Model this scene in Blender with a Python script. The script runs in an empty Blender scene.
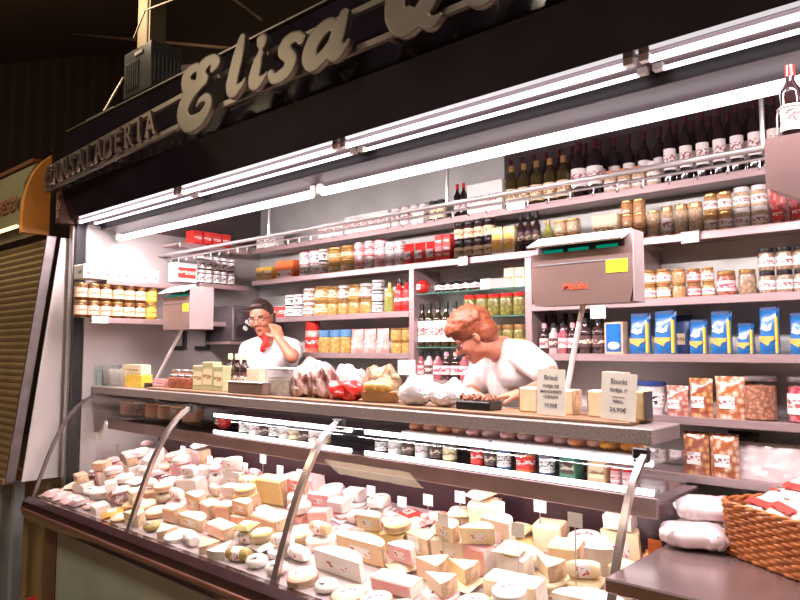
import bpy, math, random
from mathutils import Vector, Matrix, Euler

SC = bpy.context.scene
COL = SC.collection
random.seed(7)
PI = math.pi

# ------------------------------------------------------------------ camera
FPX, HOR, VXX, EYE = 687.0, 350.0, -366.0, 1.6
pit = math.atan((HOR - 300) / FPX)
alp = math.atan((400 - VXX) * math.cos(pit) / FPX)
yaw = PI - alp
Fh = Vector((math.cos(yaw), math.sin(yaw), 0)); Rt = Vector((math.sin(yaw), -math.cos(yaw), 0)); Zu = Vector((0, 0, 1))
Fw = Fh * math.cos(pit) + Zu * math.sin(pit); Up = -Fh * math.sin(pit) + Zu * math.cos(pit)
cam = bpy.data.objects.new('camera', bpy.data.cameras.new('camera')); COL.objects.link(cam)
M = Matrix((Rt, Up, -Fw)).transposed().to_4x4(); M.translation = Vector((0, 0, EYE)); cam.matrix_world = M
cam.data.sensor_width = 36; cam.data.lens = FPX / 800 * 36; cam.data.clip_start = 0.02; cam.data.clip_end = 60
SC.camera = cam

# ------------------------------------------------------------------ world, exposure
TUBE = 3.2            # brightness of the fluorescent tubes
w = bpy.data.worlds.new('world'); SC.world = w; w.use_nodes = True
w.node_tree.nodes['Background'].inputs[0].default_value = (0.055, 0.036, 0.024, 1)
w.node_tree.nodes['Background'].inputs[1].default_value = 1.6
SC.view_settings.view_transform = 'Standard'; SC.view_settings.look = 'None'
SC.view_settings.exposure = 0.0; SC.view_settings.gamma = 1.0; SC.view_settings.use_curve_mapping = False
def lamp(name, loc, size, sy, power, col, rot):
    d = bpy.data.lights.new(name, 'AREA'); d.shape = 'RECTANGLE'; d.size = size; d.size_y = sy; d.energy = power; d.color = col
    o = bpy.data.objects.new(name, d); o.location = loc; o.rotation_euler = rot; COL.objects.link(o); return o
PINK = (1.0, .81, .825)
SC.cycles.transparent_max_bounces = 24
lamp('hall_light', (-1.5, -1.6, 5.2), 3.0, 1.2, 95, (1, .82, .66), (math.radians(18), 0, 0))
lamp('hall_light', (-5.8, -1.0, 4.4), 1.4, .8, 75, (1, .76, .50), (math.radians(20), 0, 0))
for k in range(4):      # light of the tubes under the canopy
    lamp('tube_glow', (-3.83 + 1.06 * k + .2 * (k > 2), 2.078, 2.304), .95, .03, 21, PINK, (math.radians(40), 0, 0))
    lamp('tube_glow', (-3.76 + 1.32 * k, 1.83, 2.392), 1.2, .03, 25, PINK, (math.radians(-4), 0, 0))

# ------------------------------------------------------------------ pixel helpers (column on a plane / point on a plane)
def atx(px, Y, z=1.6):
    k = (px - 400) / FPX; dz = z - EYE
    return (k * (Y * Fw.y + dz * Fw.z) - Y * Rt.y) / (Rt.x - k * Fw.x)
def aty(px, X, z=1.6):
    k = (px - 400) / FPX; dz = z - EYE
    return (k * (X * Fw.x + dz * Fw.z) - X * Rt.x) / (Rt.y - k * Fw.y)
def at(px, py, Y):
    d = Fw + Rt * ((px - 400) / FPX) - Up * ((py - 300) / FPX)
    return Vector((0, 0, EYE)) + d * (Y / d.y)

# ------------------------------------------------------------------ materials
MATS = {}
def nt(name):
    m = bpy.data.materials.new(name); m.use_nodes = True
    return m, m.node_tree, m.node_tree.nodes['Principled BSDF']
def mat(name, c, rough=.5, metal=0., var=.12, scale=30., bump=0., coat=0., c2=None, sss=0., kind='noise', spec=.5, stretch=None):
    """principled material whose colour wanders between c and c2 on a procedural texture"""
    if name in MATS: return MATS[name]
    m, t, b = nt(name)
    tc = t.nodes.new('ShaderNodeTexCoord')
    mp = t.nodes.new('ShaderNodeMapping'); t.links.new(tc.outputs['Object'], mp.inputs[0])
    if stretch: mp.inputs['Scale'].default_value = stretch
    if kind == 'noise':
        n = t.nodes.new('ShaderNodeTexNoise'); n.inputs['Scale'].default_value = scale; n.inputs['Detail'].default_value = 3; out = n.outputs[0]
    elif kind == 'cells':
        n = t.nodes.new('ShaderNodeTexVoronoi'); n.inputs['Scale'].default_value = scale; out = n.outputs['Distance']
    elif kind == 'brick':
        n = t.nodes.new('ShaderNodeTexBrick'); n.inputs['Scale'].default_value = scale; out = n.outputs['Fac']
    elif kind == 'wave':
        n = t.nodes.new('ShaderNodeTexWave'); n.inputs['Scale'].default_value = scale; n.inputs['Distortion'].default_value = 2; out = n.outputs['Fac']
    t.links.new(mp.outputs[0], n.inputs['Vector'])
    r = t.nodes.new('ShaderNodeValToRGB')
    if c2 is None:
        c2 = tuple(max(0, x * (1 - 2 * var)) for x in c)
    if kind == 'noise':
        r.color_ramp.elements[0].position = .38; r.color_ramp.elements[1].position = .62
    elif kind == 'cells':
        r.color_ramp.elements[0].position = .15; r.color_ramp.elements[1].position = .65
    r.color_ramp.elements[0].color = (*c, 1); r.color_ramp.elements[1].color = (*c2, 1)
    t.links.new(out, r.inputs[0]); t.links.new(r.outputs[0], b.inputs['Base Color'])
    b.inputs['Roughness'].default_value = rough; b.inputs['Metallic'].default_value = metal
    b.inputs['Coat Weight'].default_value = coat; b.inputs['Coat Roughness'].default_value = .08
    b.inputs['Specular IOR Level'].default_value = spec
    if sss: b.inputs['Subsurface Weight'].default_value = sss; b.inputs['Subsurface Radius'].default_value = (.02, .008, .005); b.inputs['Subsurface Scale'].default_value = .5
    if bump:
        bp = t.nodes.new('ShaderNodeBump'); bp.inputs['Strength'].default_value = bump; bp.inputs['Distance'].default_value = .004
        t.links.new(out, bp.inputs['Height']); t.links.new(bp.outputs[0], b.inputs['Normal'])
    MATS[name] = m; return m
def emis(name, c, s):
    if name in MATS: return MATS[name]
    m = bpy.data.materials.new(name); m.use_nodes = True; t = m.node_tree; t.nodes.clear()
    e = t.nodes.new('ShaderNodeEmission'); e.inputs[0].default_value = (*c, 1); e.inputs[1].default_value = s
    o = t.nodes.new('ShaderNodeOutputMaterial'); t.links.new(e.outputs[0], o.inputs[0]); MATS[name] = m; return m
def glass(name, tint=(.93, .97, .96), refl=1.0, haze=0.0):
    """thin clear sheet: transparent with fresnel reflection, optional milky film"""
    if name in MATS: return MATS[name]
    m = bpy.data.materials.new(name); m.use_nodes = True; t = m.node_tree; t.nodes.clear()
    tr = t.nodes.new('ShaderNodeBsdfTransparent'); tr.inputs[0].default_value = (*tint, 1)
    gl = t.nodes.new('ShaderNodeBsdfGlossy'); gl.inputs['Roughness'].default_value = .03
    fr = t.nodes.new('ShaderNodeLayerWeight'); fr.inputs[0].default_value = .5
    pw = t.nodes.new('ShaderNodeMath'); pw.operation = 'POWER'; pw.inputs[1].default_value = 4.5; t.links.new(fr.outputs['Facing'], pw.inputs[0])
    mu = t.nodes.new('ShaderNodeMath'); mu.operation = 'MULTIPLY_ADD'; mu.inputs[1].default_value = .85 * refl; mu.inputs[2].default_value = .04 * refl; t.links.new(pw.outputs[0], mu.inputs[0])
    mx = t.nodes.new('ShaderNodeMixShader'); t.links.new(mu.outputs[0], mx.inputs[0]); t.links.new(tr.outputs[0], mx.inputs[1]); t.links.new(gl.outputs[0], mx.inputs[2])
    last = mx
    if haze:
        di = t.nodes.new('ShaderNodeBsdfDiffuse'); di.inputs[0].default_value = (.9, .86, .86, 1)
        nz = t.nodes.new('ShaderNodeTexNoise'); nz.inputs['Scale'].default_value = 60
        m2 = t.nodes.new('ShaderNodeMath'); m2.operation = 'MULTIPLY'; m2.inputs[1].default_value = haze * 2; t.links.new(nz.outputs[0], m2.inputs[0])
        mh = t.nodes.new('ShaderNodeMixShader'); t.links.new(m2.outputs[0], mh.inputs[0]); t.links.new(mx.outputs[0], mh.inputs[1]); t.links.new(di.outputs[0], mh.inputs[2]); last = mh
    o = t.nodes.new('ShaderNodeOutputMaterial'); t.links.new(last.outputs[0], o.inputs[0]); MATS[name] = m; return m
def printed(name, base, ink, lo=.3, hi=.7, dens=.5, scale=(60, 60, 90)):
    """paper label: base colour with a blocky band of print between generated heights lo..hi"""
    if name in MATS: return MATS[name]
    m, t, b = nt(name)
    tc = t.nodes.new('ShaderNodeTexCoord'); mp = t.nodes.new('ShaderNodeMapping'); mp.inputs['Scale'].default_value = scale
    t.links.new(tc.outputs['Object'], mp.inputs[0])
    vo = t.nodes.new('ShaderNodeTexNoise'); vo.inputs['Scale'].default_value = 1; t.links.new(mp.outputs[0], vo.inputs['Vector'])
    gt = t.nodes.new('ShaderNodeMath'); gt.operation = 'GREATER_THAN'; gt.inputs[1].default_value = dens; t.links.new(vo.outputs[0], gt.inputs[0])
    sp = t.nodes.new('ShaderNodeSeparateXYZ'); t.links.new(tc.outputs['Generated'], sp.inputs[0])
    a = t.nodes.new('ShaderNodeMath'); a.operation = 'GREATER_THAN'; a.inputs[1].default_value = lo; t.links.new(sp.outputs[2], a.inputs[0])
    c = t.nodes.new('ShaderNodeMath'); c.operation = 'LESS_THAN'; c.inputs[1].default_value = hi; t.links.new(sp.outputs[2], c.inputs[0])
    m1 = t.nodes.new('ShaderNodeMath'); m1.operation = 'MULTIPLY'; t.links.new(a.outputs[0], m1.inputs[0]); t.links.new(c.outputs[0], m1.inputs[1])
    m2 = t.nodes.new('ShaderNodeMath'); m2.operation = 'MULTIPLY'; t.links.new(m1.outputs[0], m2.inputs[0]); t.links.new(gt.outputs[0], m2.inputs[1])
    mx = t.nodes.new('ShaderNodeMix'); mx.data_type = 'RGBA'; mx.inputs['A'].default_value = (*base, 1); mx.inputs['B'].default_value = (*ink, 1)
    t.links.new(m2.outputs[0], mx.inputs['Factor']); t.links.new(mx.outputs['Result'], b.inputs['Base Color'])
    b.inputs['Roughness'].default_value = .45; MATS[name] = m; return m

steel = mat('brushed_steel', (.62, .60, .60), .32, .9, .08, 8, stretch=(1, 1, 40))
shelfm = mat('shelf_aluminium', (.50, .38, .38), .38, .55, .06, 6, stretch=(1, 20, 20))
dsteel = mat('dark_steel', (.20, .18, .18), .4, .7, .1, 12)
backm = mat('back_panel', (.60, .64, .61), .45, .3, .08, 3)
blk = mat('black_plastic', (.02, .02, .022), .35, 0, .2, 40)
white = mat('white_paper', (.86, .85, .82), .6, 0, .02, 60)
whitep = mat('white_plastic', (.82, .80, .80), .35, 0, .03, 30)
cream = mat('cream_paper', (.83, .72, .50), .6, 0, .06, 40)
ggreen = mat('glass_edge', (.10, .28, .22), .1, 0, .1, 20, coat=1)
clear = glass('clear_glass')
film = glass('plastic_film', (.95, .93, .93), 1.6, .06)

# ------------------------------------------------------------------ mesh builder
class MB:
    def __init__(s): s.v = []; s.f = []; s.mi = []; s.cur = 0
    def add(s, vs, fs):
        o = len(s.v); s.v += [tuple(p) for p in vs]; s.f += [tuple(i + o for i in f) for f in fs]; s.mi += [s.cur] * len(fs); return s
    def box(s, x0, x1, y0, y1, z0, z1, b=0.0):
        if b <= 0:
            vs = [(x, y, z) for z in (z0, z1) for y in (y0, y1) for x in (x0, x1)]
            return s.add(vs, [(0, 2, 3, 1), (4, 5, 7, 6), (0, 1, 5, 4), (2, 6, 7, 3), (0, 4, 6, 2), (1, 3, 7, 5)])
        # chamfered box
        vs = []; X = (x0, x1); Y = (y0, y1); Z = (z0, z1); sg = (1, -1)
        idx = {}
        for i in (0, 1):
            for j in (0, 1):
                for k in (0, 1):
                    for ax in range(3):
                        p = [X[i] + sg[i] * b, Y[j] + sg[j] * b, Z[k] + sg[k] * b]
                        p[ax] = (X[i], Y[j], Z[k])[ax]
                        idx[(i, j, k, ax)] = len(vs); vs.append(p)
        fs = []
        for ax in range(3):
            for e in (0, 1):
                q = []
                for (a, c) in ((0, 0), (1, 0), (1, 1), (0, 1)):
                    key = [a, c]; key.insert(ax, e); q.append(idx[(*key, ax)])
                fs.append(tuple(q) if (e == 1) != (ax == 1) else tuple(q[::-1]))
        for ax in range(3):       # edges along axis ax
            o1, o2 = [a for a in range(3) if a != ax]
            for e1 in (0, 1):
                for e2 in (0, 1):
                    k0 = [0, 0, 0]; k1 = [0, 0, 0]; k0[o1] = k1[o1] = e1; k0[o2] = k1[o2] = e2; k1[ax] = 1
                    q = (idx[(*k0, o1)], idx[(*k1, o1)], idx[(*k1, o2)], idx[(*k0, o2)])
                    fs.append(q)
        for i in (0, 1):
            for j in (0, 1):
                for k in (0, 1):
                    fs.append((idx[(i, j, k, 0)], idx[(i, j, k, 1)], idx[(i, j, k, 2)]))
        return s.add(vs, fs)
    def lathe(s, prof, cx=0, cy=0, n=20, z0=0, cap=True):
        vs = []; fs = []
        for r, z in prof:
            for i in range(n):
                a = 2 * PI * i / n; vs.append((cx + r * math.cos(a), cy + r * math.sin(a), z + z0))
        for j in range(len(prof) - 1):
            for i in range(n):
                k = (i + 1) % n; fs.append((j * n + i, j * n + k, (j + 1) * n + k, (j + 1) * n + i))
        if cap:
            fs.append(tuple(range(n - 1, -1, -1))); L = (len(prof) - 1) * n; fs.append(tuple(L + i for i in range(n)))
        return s.add(vs, fs)
    def tube(s, pts, r, n=8, closed=False, rs=None):
        pts = [Vector(p) for p in pts]; vs = []; fs = []; N = len(pts)
        prev = None
        for i, p in enumerate(pts):
            if closed: d = pts[(i + 1) % N] - pts[i - 1]
            else: d = pts[min(i + 1, N - 1)] - pts[max(i - 1, 0)]
            d.normalize()
            if prev is None:
                u = d.orthogonal().normalized()
            else:
                u = (prev - d * prev.dot(d)).normalized()
            prev = u; v = d.cross(u); rr = rs[i] if rs else r
            for k in range(n):
                a = 2 * PI * k / n; vs.append(p + (u * math.cos(a) + v * math.sin(a)) * rr)
        for i in range(N if closed else N - 1):
            j = (i + 1) % N
            for k in range(n):
                l = (k + 1) % n; fs.append((i * n + k, i * n + l, j * n + l, j * n + k))
        if not closed:
            fs.append(tuple(range(n - 1, -1, -1))); fs.append(tuple((N - 1) * n + i for i in range(n)))
        return s.add(vs, fs)
    def ell(s, c, r, rot=None, nu=16, nv=10):
        vs = []; fs = []; R = rot or Matrix.Identity(3)
        if not isinstance(r, (tuple, list)): r = (r, r, r)
        for j in range(1, nv):
            t = PI * j / nv
            for i in range(nu):
                a = 2 * PI * i / nu
                vs.append(Vector(c) + R @ Vector((r[0] * math.sin(t) * math.cos(a), r[1] * math.sin(t) * math.sin(a), r[2] * math.cos(t))))
        vs.append(Vector(c) + R @ Vector((0, 0, r[2]))); vs.append(Vector(c) + R @ Vector((0, 0, -r[2])))
        T = len(vs) - 2; B = T + 1
        for j in range(nv - 2):
            for i in range(nu):
                k = (i + 1) % nu; fs.append((j * nu + i, (j + 1) * nu + i, (j + 1) * nu + k, j * nu + k))
        for i in range(nu):
            k = (i + 1) % nu; fs.append((T, i, k)); fs.append((B, (nv - 2) * nu + k, (nv - 2) * nu + i))
        return s.add(vs, fs)
    def cap(s, p0, p1, r0, r1, n=14):
        p0 = Vector(p0); p1 = Vector(p1); s.ell(p0, r0, nu=n); s.ell(p1, r1, nu=n)
        return s.tube([p0, p1], r0, n, rs=[r0, r1])
    def prism(s, poly, a0, a1, axis='z'):
        """extrude a 2-D outline; axis z: (x,y), y: (x,z), x: (y,z)"""
        n = len(poly)
        def P(p, a):
            if axis == 'z': return (p[0], p[1], a)
            if axis == 'y': return (p[0], a, p[1])
            return (a, p[0], p[1])
        vs = [P(p, a0) for p in poly] + [P(p, a1) for p in poly]
        fs = [tuple(range(n - 1, -1, -1)), tuple(range(n, 2 * n))] + [(i, (i + 1) % n, n + (i + 1) % n, n + i) for i in range(n)]
        return s.add(vs, fs)
    def pillow(s, wd, ht, th, n=10, m=10, amp=.0, seed=1, px=3., py=2.2, flatb=True):
        """sealed bag standing on z=0, width x, thickness y; corners pinched, slightly crumpled"""
        rnd = random.Random(seed); vs = []; fs = []
        for side in (-1, 1):
            for j in range(m + 1):
                for i in range(n + 1):
                    u = i / n * 2 - 1; v = j / m
                    t = (1 - abs(u) ** px)
                    k = (1 - abs(2 * v - 1) ** py) if not flatb else (1 - v ** py) * (1 - (1 - min(1, v * 6)) ** 2 * .35)
                    q = th / 2 * (t * k) ** .6 if t * k > 0 else 0
                    e = (rnd.random() - .5) * amp * (1 if 0 < i < n and 0 < j < m else 0)
                    vs.append((u * wd / 2 * (1 - .06 * math.sin(PI * v)), side * (q + e), v * ht))
        L = (n + 1) * (m + 1)
        for sd in (0, 1):
            for j in range(m):
                for i in range(n):
                    a = sd * L + j * (n + 1) + i; q = (a, a + 1, a + n + 2, a + n + 1)
                    fs.append(q if sd == 0 else q[::-1])
        # close the rim
        rim = [j * (n + 1) for j in range(m + 1)]; rim2 = [j * (n + 1) + n for j in range(m + 1)]
        for j in range(m):
            fs.append((rim[j], rim[j + 1], rim[j + 1] + L, rim[j] + L)); fs.append((rim2[j + 1], rim2[j], rim2[j] + L, rim2[j + 1] + L))
        for i in range(n):
            fs.append((i + 1, i, i + L, i + 1 + L)); a = m * (n + 1) + i; fs.append((a, a + 1, a + 1 + L, a + L))
        return s.add(vs, fs)
    def mesh(s, name, mats, smooth=True, ang=35):
        me = bpy.data.meshes.new(name); me.from_pydata(s.v, [], s.f)
        if not isinstance(mats, (list, tuple)): mats = [mats]
        for m in mats: me.materials.append(m)
        for p, k in zip(me.polygons, s.mi): p.material_index = k; p.use_smooth = smooth
        me.validate()
        if smooth: me.set_sharp_from_angle(angle=math.radians(ang))
        return me
def obj(name, me, parent=None, loc=None):
    if isinstance(me, tuple): me = me[0].mesh(name, me[1])
    o = bpy.data.objects.new(name, me); COL.objects.link(o)
    if parent is not None: o.parent = parent
    if loc is not None: o.location = loc
    return o
def tag(o, label, cat, group=None, kind=None):
    o['label'] = label; o['category'] = cat
    if group: o['group'] = group
    if kind: o['kind'] = kind
    return o
def struct(name, mb, m, parent=None, smooth=False):
    o = obj(name, mb.mesh(name, m, smooth), parent)
    if parent is None: o['kind'] = 'structure'
    return o
def empty(name, loc=(0, 0, 0)):
    o = bpy.data.objects.new(name, None); o.location = loc; COL.objects.link(o); return o
# node: (name, mesh, [children nodes], partlabel) ; a kind of thing is built once and placed many times
def N(name, mb, m, kids=(), smooth=True): return [name, mb.mesh(name, m, smooth) if mb is not None else None, list(kids)]
def grow(node, parent=None):
    o = bpy.data.objects.new(node[0], node[1]); COL.objects.link(o)
    if parent is not None: o.parent = parent
    for k in node[2]: grow(k, o)
    return o
def put(node, loc, label, cat, group=None, rz=0, s=(1, 1, 1), tilt=0, roll=0):
    o = grow(node)
    if not isinstance(s, (tuple, list)): s = (s, s, s)
    o.matrix_basis = Matrix.Translation(loc) @ Matrix.Rotation(tilt, 4, 'X') @ Matrix.Rotation(roll, 4, 'Y') @ Matrix.Rotation(rz, 4, 'Z') @ Matrix.Diagonal((*s, 1))
    return tag(o, label, cat, group)
ORD = ['first', 'second', 'third', 'fourth', 'fifth', 'sixth', 'seventh', 'eighth', 'ninth', 'tenth', 'eleventh', 'twelfth', 'thirteenth', 'fourteenth', 'fifteenth', 'sixteenth', 'seventeenth', 'eighteenth', 'nineteenth']
def o_(i, n):
    return 'leftmost' if i == 0 else ('rightmost' if i == n - 1 else ORD[i] + ' from left')
def fill(node, dims, x0, x1, n, Y, z, h, lab, cat, group=None, lev=1, inset=.95, rz=None, depth=None, names=('lower', 'upper')):
    """n items side by side between two picture columns on the shelf plane Y (their front), lev levels high"""
    X0, X1 = atx(x0, Y, z), atx(x1, Y, z); sp = (X1 - X0) / n; wd = sp * inset
    for l in range(lev):
        for i in range(n):
            sx = wd / dims[0]; sy = sx if depth is None else depth / dims[1]
            d = dims[1] * sy
            lb = lab.replace('{o}', o_(i, n))
            if lev > 1: lb = lb.replace('{l}', names[l] if lev == 2 else ('bottom', 'middle', 'top')[l])
            nd = node[(i * 2 + l) % len(node)] if isinstance(node[0], list) else node
            put(nd, (X0 + sp * (i + .5), Y + d / 2 + .012 + random.uniform(0, .006), z + l * (h + .0006)), lb, cat, group,
                rz=random.uniform(0, 6) if rz is None else rz, s=(sx, sy, h / dims[2]))

# ------------------------------------------------------------------ text
def text_mesh(txt, size, depth=.001, m=None, shear=0, align='CENTER', bold=0):
    c = bpy.data.curves.new('lettering', 'FONT'); c.body = txt; c.size = size; c.extrude = depth; c.align_x = align; c.shear = shear; c.offset = bold; c.resolution_u = 3
    o = bpy.data.objects.new('lettering', c); COL.objects.link(o)
    dg = bpy.context.evaluated_depsgraph_get(); me = bpy.data.meshes.new_from_object(o.evaluated_get(dg))
    bpy.data.objects.remove(o); me.name = 'lettering'; me.materials.clear()
    if m: me.materials.append(m)
    return me
def text_on(txt, size, loc, parent=None, m=None, rz=0, depth=.0006, shear=0, bold=0, name='lettering', xs=1.0):
    """upright lettering whose front looks to -y (before rz)"""
    me = text_mesh(txt, size, depth, m, shear, bold=bold)
    me.transform(Matrix.Diagonal((xs, 1, 1, 1)))
    me.transform(Matrix.Rotation(PI / 2, 4, 'X'))
    o = bpy.data.objects.new(name, me); COL.objects.link(o); o.location = loc; o.rotation_euler = (0, 0, rz)
    if parent is not None: o.parent = parent
    return o

def fuse(mb, name, m, vox, sm=4, parent=None):
    me = bpy.data.meshes.new(name); me.from_pydata(mb.v, [], mb.f); me.update()
    o = bpy.data.objects.new(name, me); COL.objects.link(o)
    rm = o.modifiers.new('r', 'REMESH'); rm.mode = 'VOXEL'; rm.voxel_size = vox; rm.adaptivity = 0
    s = o.modifiers.new('s', 'SMOOTH'); s.factor = .5; s.iterations = sm
    dg = bpy.context.evaluated_depsgraph_get(); m2 = bpy.data.meshes.new_from_object(o.evaluated_get(dg))
    bpy.data.objects.remove(o); m2.name = name; m2.materials.clear(); m2.materials.append(m)
    for p in m2.polygons: p.use_smooth = True
    o = bpy.data.objects.new(name, m2); COL.objects.link(o)
    if parent is not None: o.parent = parent
    return o

# ================================================================== SETTING
XL, XR = -4.40, 0.9
floorm = mat('floor_tiles', (.36, .22, .12), .25, 0, .2, 3.5, coat=.3, kind='brick', c2=(.24, .14, .08))
struct('floor', MB().box(-14, 6, -6, 9, -.1, 0), floorm)
roofm = mat('hall_roof_boards', (.09, .055, .035), .8, 0, .35, 5, stretch=(1, 6, 1), kind='wave')
struct('ceiling', MB().prism([(-6, 6.9), (3, 6.4), (10, 9.4), (10, 9.6), (3, 6.6), (-6, 7.1)], -16, 6, 'x'), roofm)
struct('wall_left', MB().box(-14.2, -14, -6, 9, 0, 8), mat('hall_wall', (.05, .03, .02), .8, 0, .3, 2, kind='brick', c2=(.03, .02, .015)))
# stall shell: back wall, end wall, canopy, staff platform
endm = mat('end_wall_panel', (.44, .42, .41), .40, .25, .05, 2)
struct('wall_back', MB().box(XL, XR, 3.25, 3.30, 0, 2.75), backm)
struct('wall_end', MB().box(XL - .05, XL, 1.90, 3.30, 0, 2.40), endm)
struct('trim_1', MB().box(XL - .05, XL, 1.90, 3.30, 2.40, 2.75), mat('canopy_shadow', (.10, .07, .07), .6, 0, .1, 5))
struct('trim_2', MB().box(XL - .05, XR, 1.86, 3.30, 2.75, 2.80), mat('stall_ceiling', (.13, .10, .10), .6, 0, .1, 5))
struct('trim_3', MB().box(XL, XR, 2.60, 3.20, .0, .15), mat('duckboard', (.16, .10, .06), .7, 0, .2, 8, stretch=(1, 30, 1)))
darkp = mat('glossy_fascia', (.020, .015, .025), .12, 0, .2, 3, coat=1)
# bulkhead between the two rows of lamps
struct('trim_4', MB().box(XL, XR, 1.985, 2.12, 2.385, 2.75), mat('bulkhead', (.014, .009, .012), .5, 0, .1, 5))
fas = empty('fascia', (-2, 1.8, 2.6)); fas.location = (0, 0, 0)
tag(fas, 'glossy black fascia of the delicatessen stall under the metal sign letters', 'fascia')
obj('lower_panel', MB().prism([(1.735, 2.60), (1.80, 2.425), (1.83, 2.425), (1.83, 2.60)], XL - .02, XR, 'x').mesh('lower_panel', darkp, False), fas)
obj('upper_panel', MB().prism([(1.76, 2.60), (1.83, 2.60), (1.83, 3.00), (1.80, 3.00)], -4.50, XR, 'x').mesh('upper_panel', darkp, False), fas)
obj('top_edge', MB().box(-4.50, XR, 1.785, 1.85, 3.000, 3.008).mesh('top_edge', dsteel, False), fas)
e = obj('end_panel', MB().box(-4.50, XL - .02, 1.74, 1.83, 2.40, 2.60).mesh('end_panel', mat('maroon_panel', (.10, .045, .04), .45, 0, .1, 8), False), fas)
e['label'] = 'brown end panel with pale upright letters'
pale = mat('pale_letter', (.40, .34, .28), .5, 0, .1, 20)
for k, ch in enumerate('BOB'):
    text_on(ch, .062, (-4.465, 1.738, 2.535 - .052 * k), e, pale, bold=.001)

# ------------------------------------------------------------------ metal sign on two rails
signm = mat('sign_metal', (.19, .175, .15), .42, .6, .12, 3)
signe = mat('sign_edge', (.50, .42, .30), .25, .9, .1, 5)
rail = empty('sign_rack'); tag(rail, 'pair of long grey metal rails carrying the stall sign letters', 'sign rail')
SY = 1.66
RZ = [(-4.50, 2.60, 2.725), (-3.15, 2.70, 2.825)]
def rz_(x): return 2.585 + .082 * min(1, (x + 4.5) / 1.9)
rxs = [-4.50, -2.60, XR]
for nm, dz in (('lower_rail', 0), ('upper_rail', .140)):
    obj(nm, MB().prism([(x, rz_(x) + dz) for x in rxs] + [(x, rz_(x) + dz + .022) for x in rxs[::-1]], SY + .012, SY + .032, 'y').mesh(nm, signm, False), rail)
for k in range(8):
    x = -4.3 + k * .68
    for z in (rz_(x) + .004, rz_(x) + .144): obj('bracket', MB().box(x, x + .02, SY + .032, 1.752, z, z + .015).mesh('bracket', dsteel, False), rail)
obj('end_post', MB().box(-4.50, -4.48, SY + .012, SY + .032, 2.607, 2.725).mesh('end_post', signm, False), rail)
lm = mat('letter_metal', (.30, .24, .22), .3, .8, .1, 6)
word = 'CANSALADERIA'; L0, L1 = -4.47, -3.10
for i, ch in enumerate(word):
    x = L0 + (L1 - L0) * (i + .5) / len(word)
    me = text_mesh(ch, .178, .008, lm, bold=.003); me.transform(Matrix.Diagonal((.82 if ch != 'I' else 1, 1, 1, 1))); me.transform(Matrix.Rotation(PI / 2, 4, 'X'))
    o = bpy.data.objects.new('sign_letter', me); COL.objects.link(o); o.location = (x, SY, rz_(x) + .020); o.rotation_euler = (0, -math.atan(.082 / 1.9), 0)
    seen = word[:i].count(ch); tot = word.count(ch)
    tag(o, 'metal capital letter %s%s in the small word at the left of the sign' % (ch, '' if tot == 1 else ', ' + ORD[seen] + ' one'), 'sign letter', 'capital letters of the sign')

# brush-script letters drawn as swelling strokes
def spline(pts, k=8):
    out = []; P = [pts[0]] + pts + [pts[-1]]
    for i in range(1, len(P) - 2):
        for j in range(k):
            t = j / k; r = []
            for a in range(3):
                p0, p1, p2, p3 = P[i - 1][a], P[i][a], P[i + 1][a], P[i + 2][a]
                r.append(.5 * (2 * p1 + (p2 - p0) * t + (2 * p0 - 5 * p1 + 4 * p2 - p3) * t * t + (3 * p1 - p0 - 3 * p2 + p3) * t ** 3))
            out.append(r)
    out.append(list(pts[-1])); return out
def stroke(mb, pts, y0, y1, closed=False):
    q = spline(pts); n = len(q); Lf = []; Rg = []
    for i, (x, z, wd) in enumerate(q):
        a = q[max(0, i - 1)]; b = q[min(n - 1, i + 1)]; dx, dz = b[0] - a[0], b[1] - a[1]; l = math.hypot(dx, dz) or 1
        nx, nz = -dz / l, dx / l; Lf.append((x + nx * wd / 2, z + nz * wd / 2)); Rg.append((x - nx * wd / 2, z - nz * wd / 2))
    vs = []
    for (l, r) in zip(Lf, Rg): vs += [(l[0], y0, l[1]), (r[0], y0, r[1]), (r[0], y1, r[1]), (l[0], y1, l[1])]
    fs = []
    for i in range(n - 1):
        a = 4 * i; b = a + 4
        for k in range(4): fs.append((a + k, a + (k + 1) % 4, b + (k + 1) % 4, b + k))
    fs += [(3, 2, 1, 0), tuple(4 * (n - 1) + k for k in range(4))]
    mb.add(vs, fs)
    # round terminals
    for (x, z, wd) in (q[0], q[-1]):
        if wd > .02:
            mb.prism([(x + wd / 2 * math.cos(t * PI / 8), z + wd / 2 * math.sin(t * PI / 8)) for t in range(16)], y0, y1, 'y')
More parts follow.
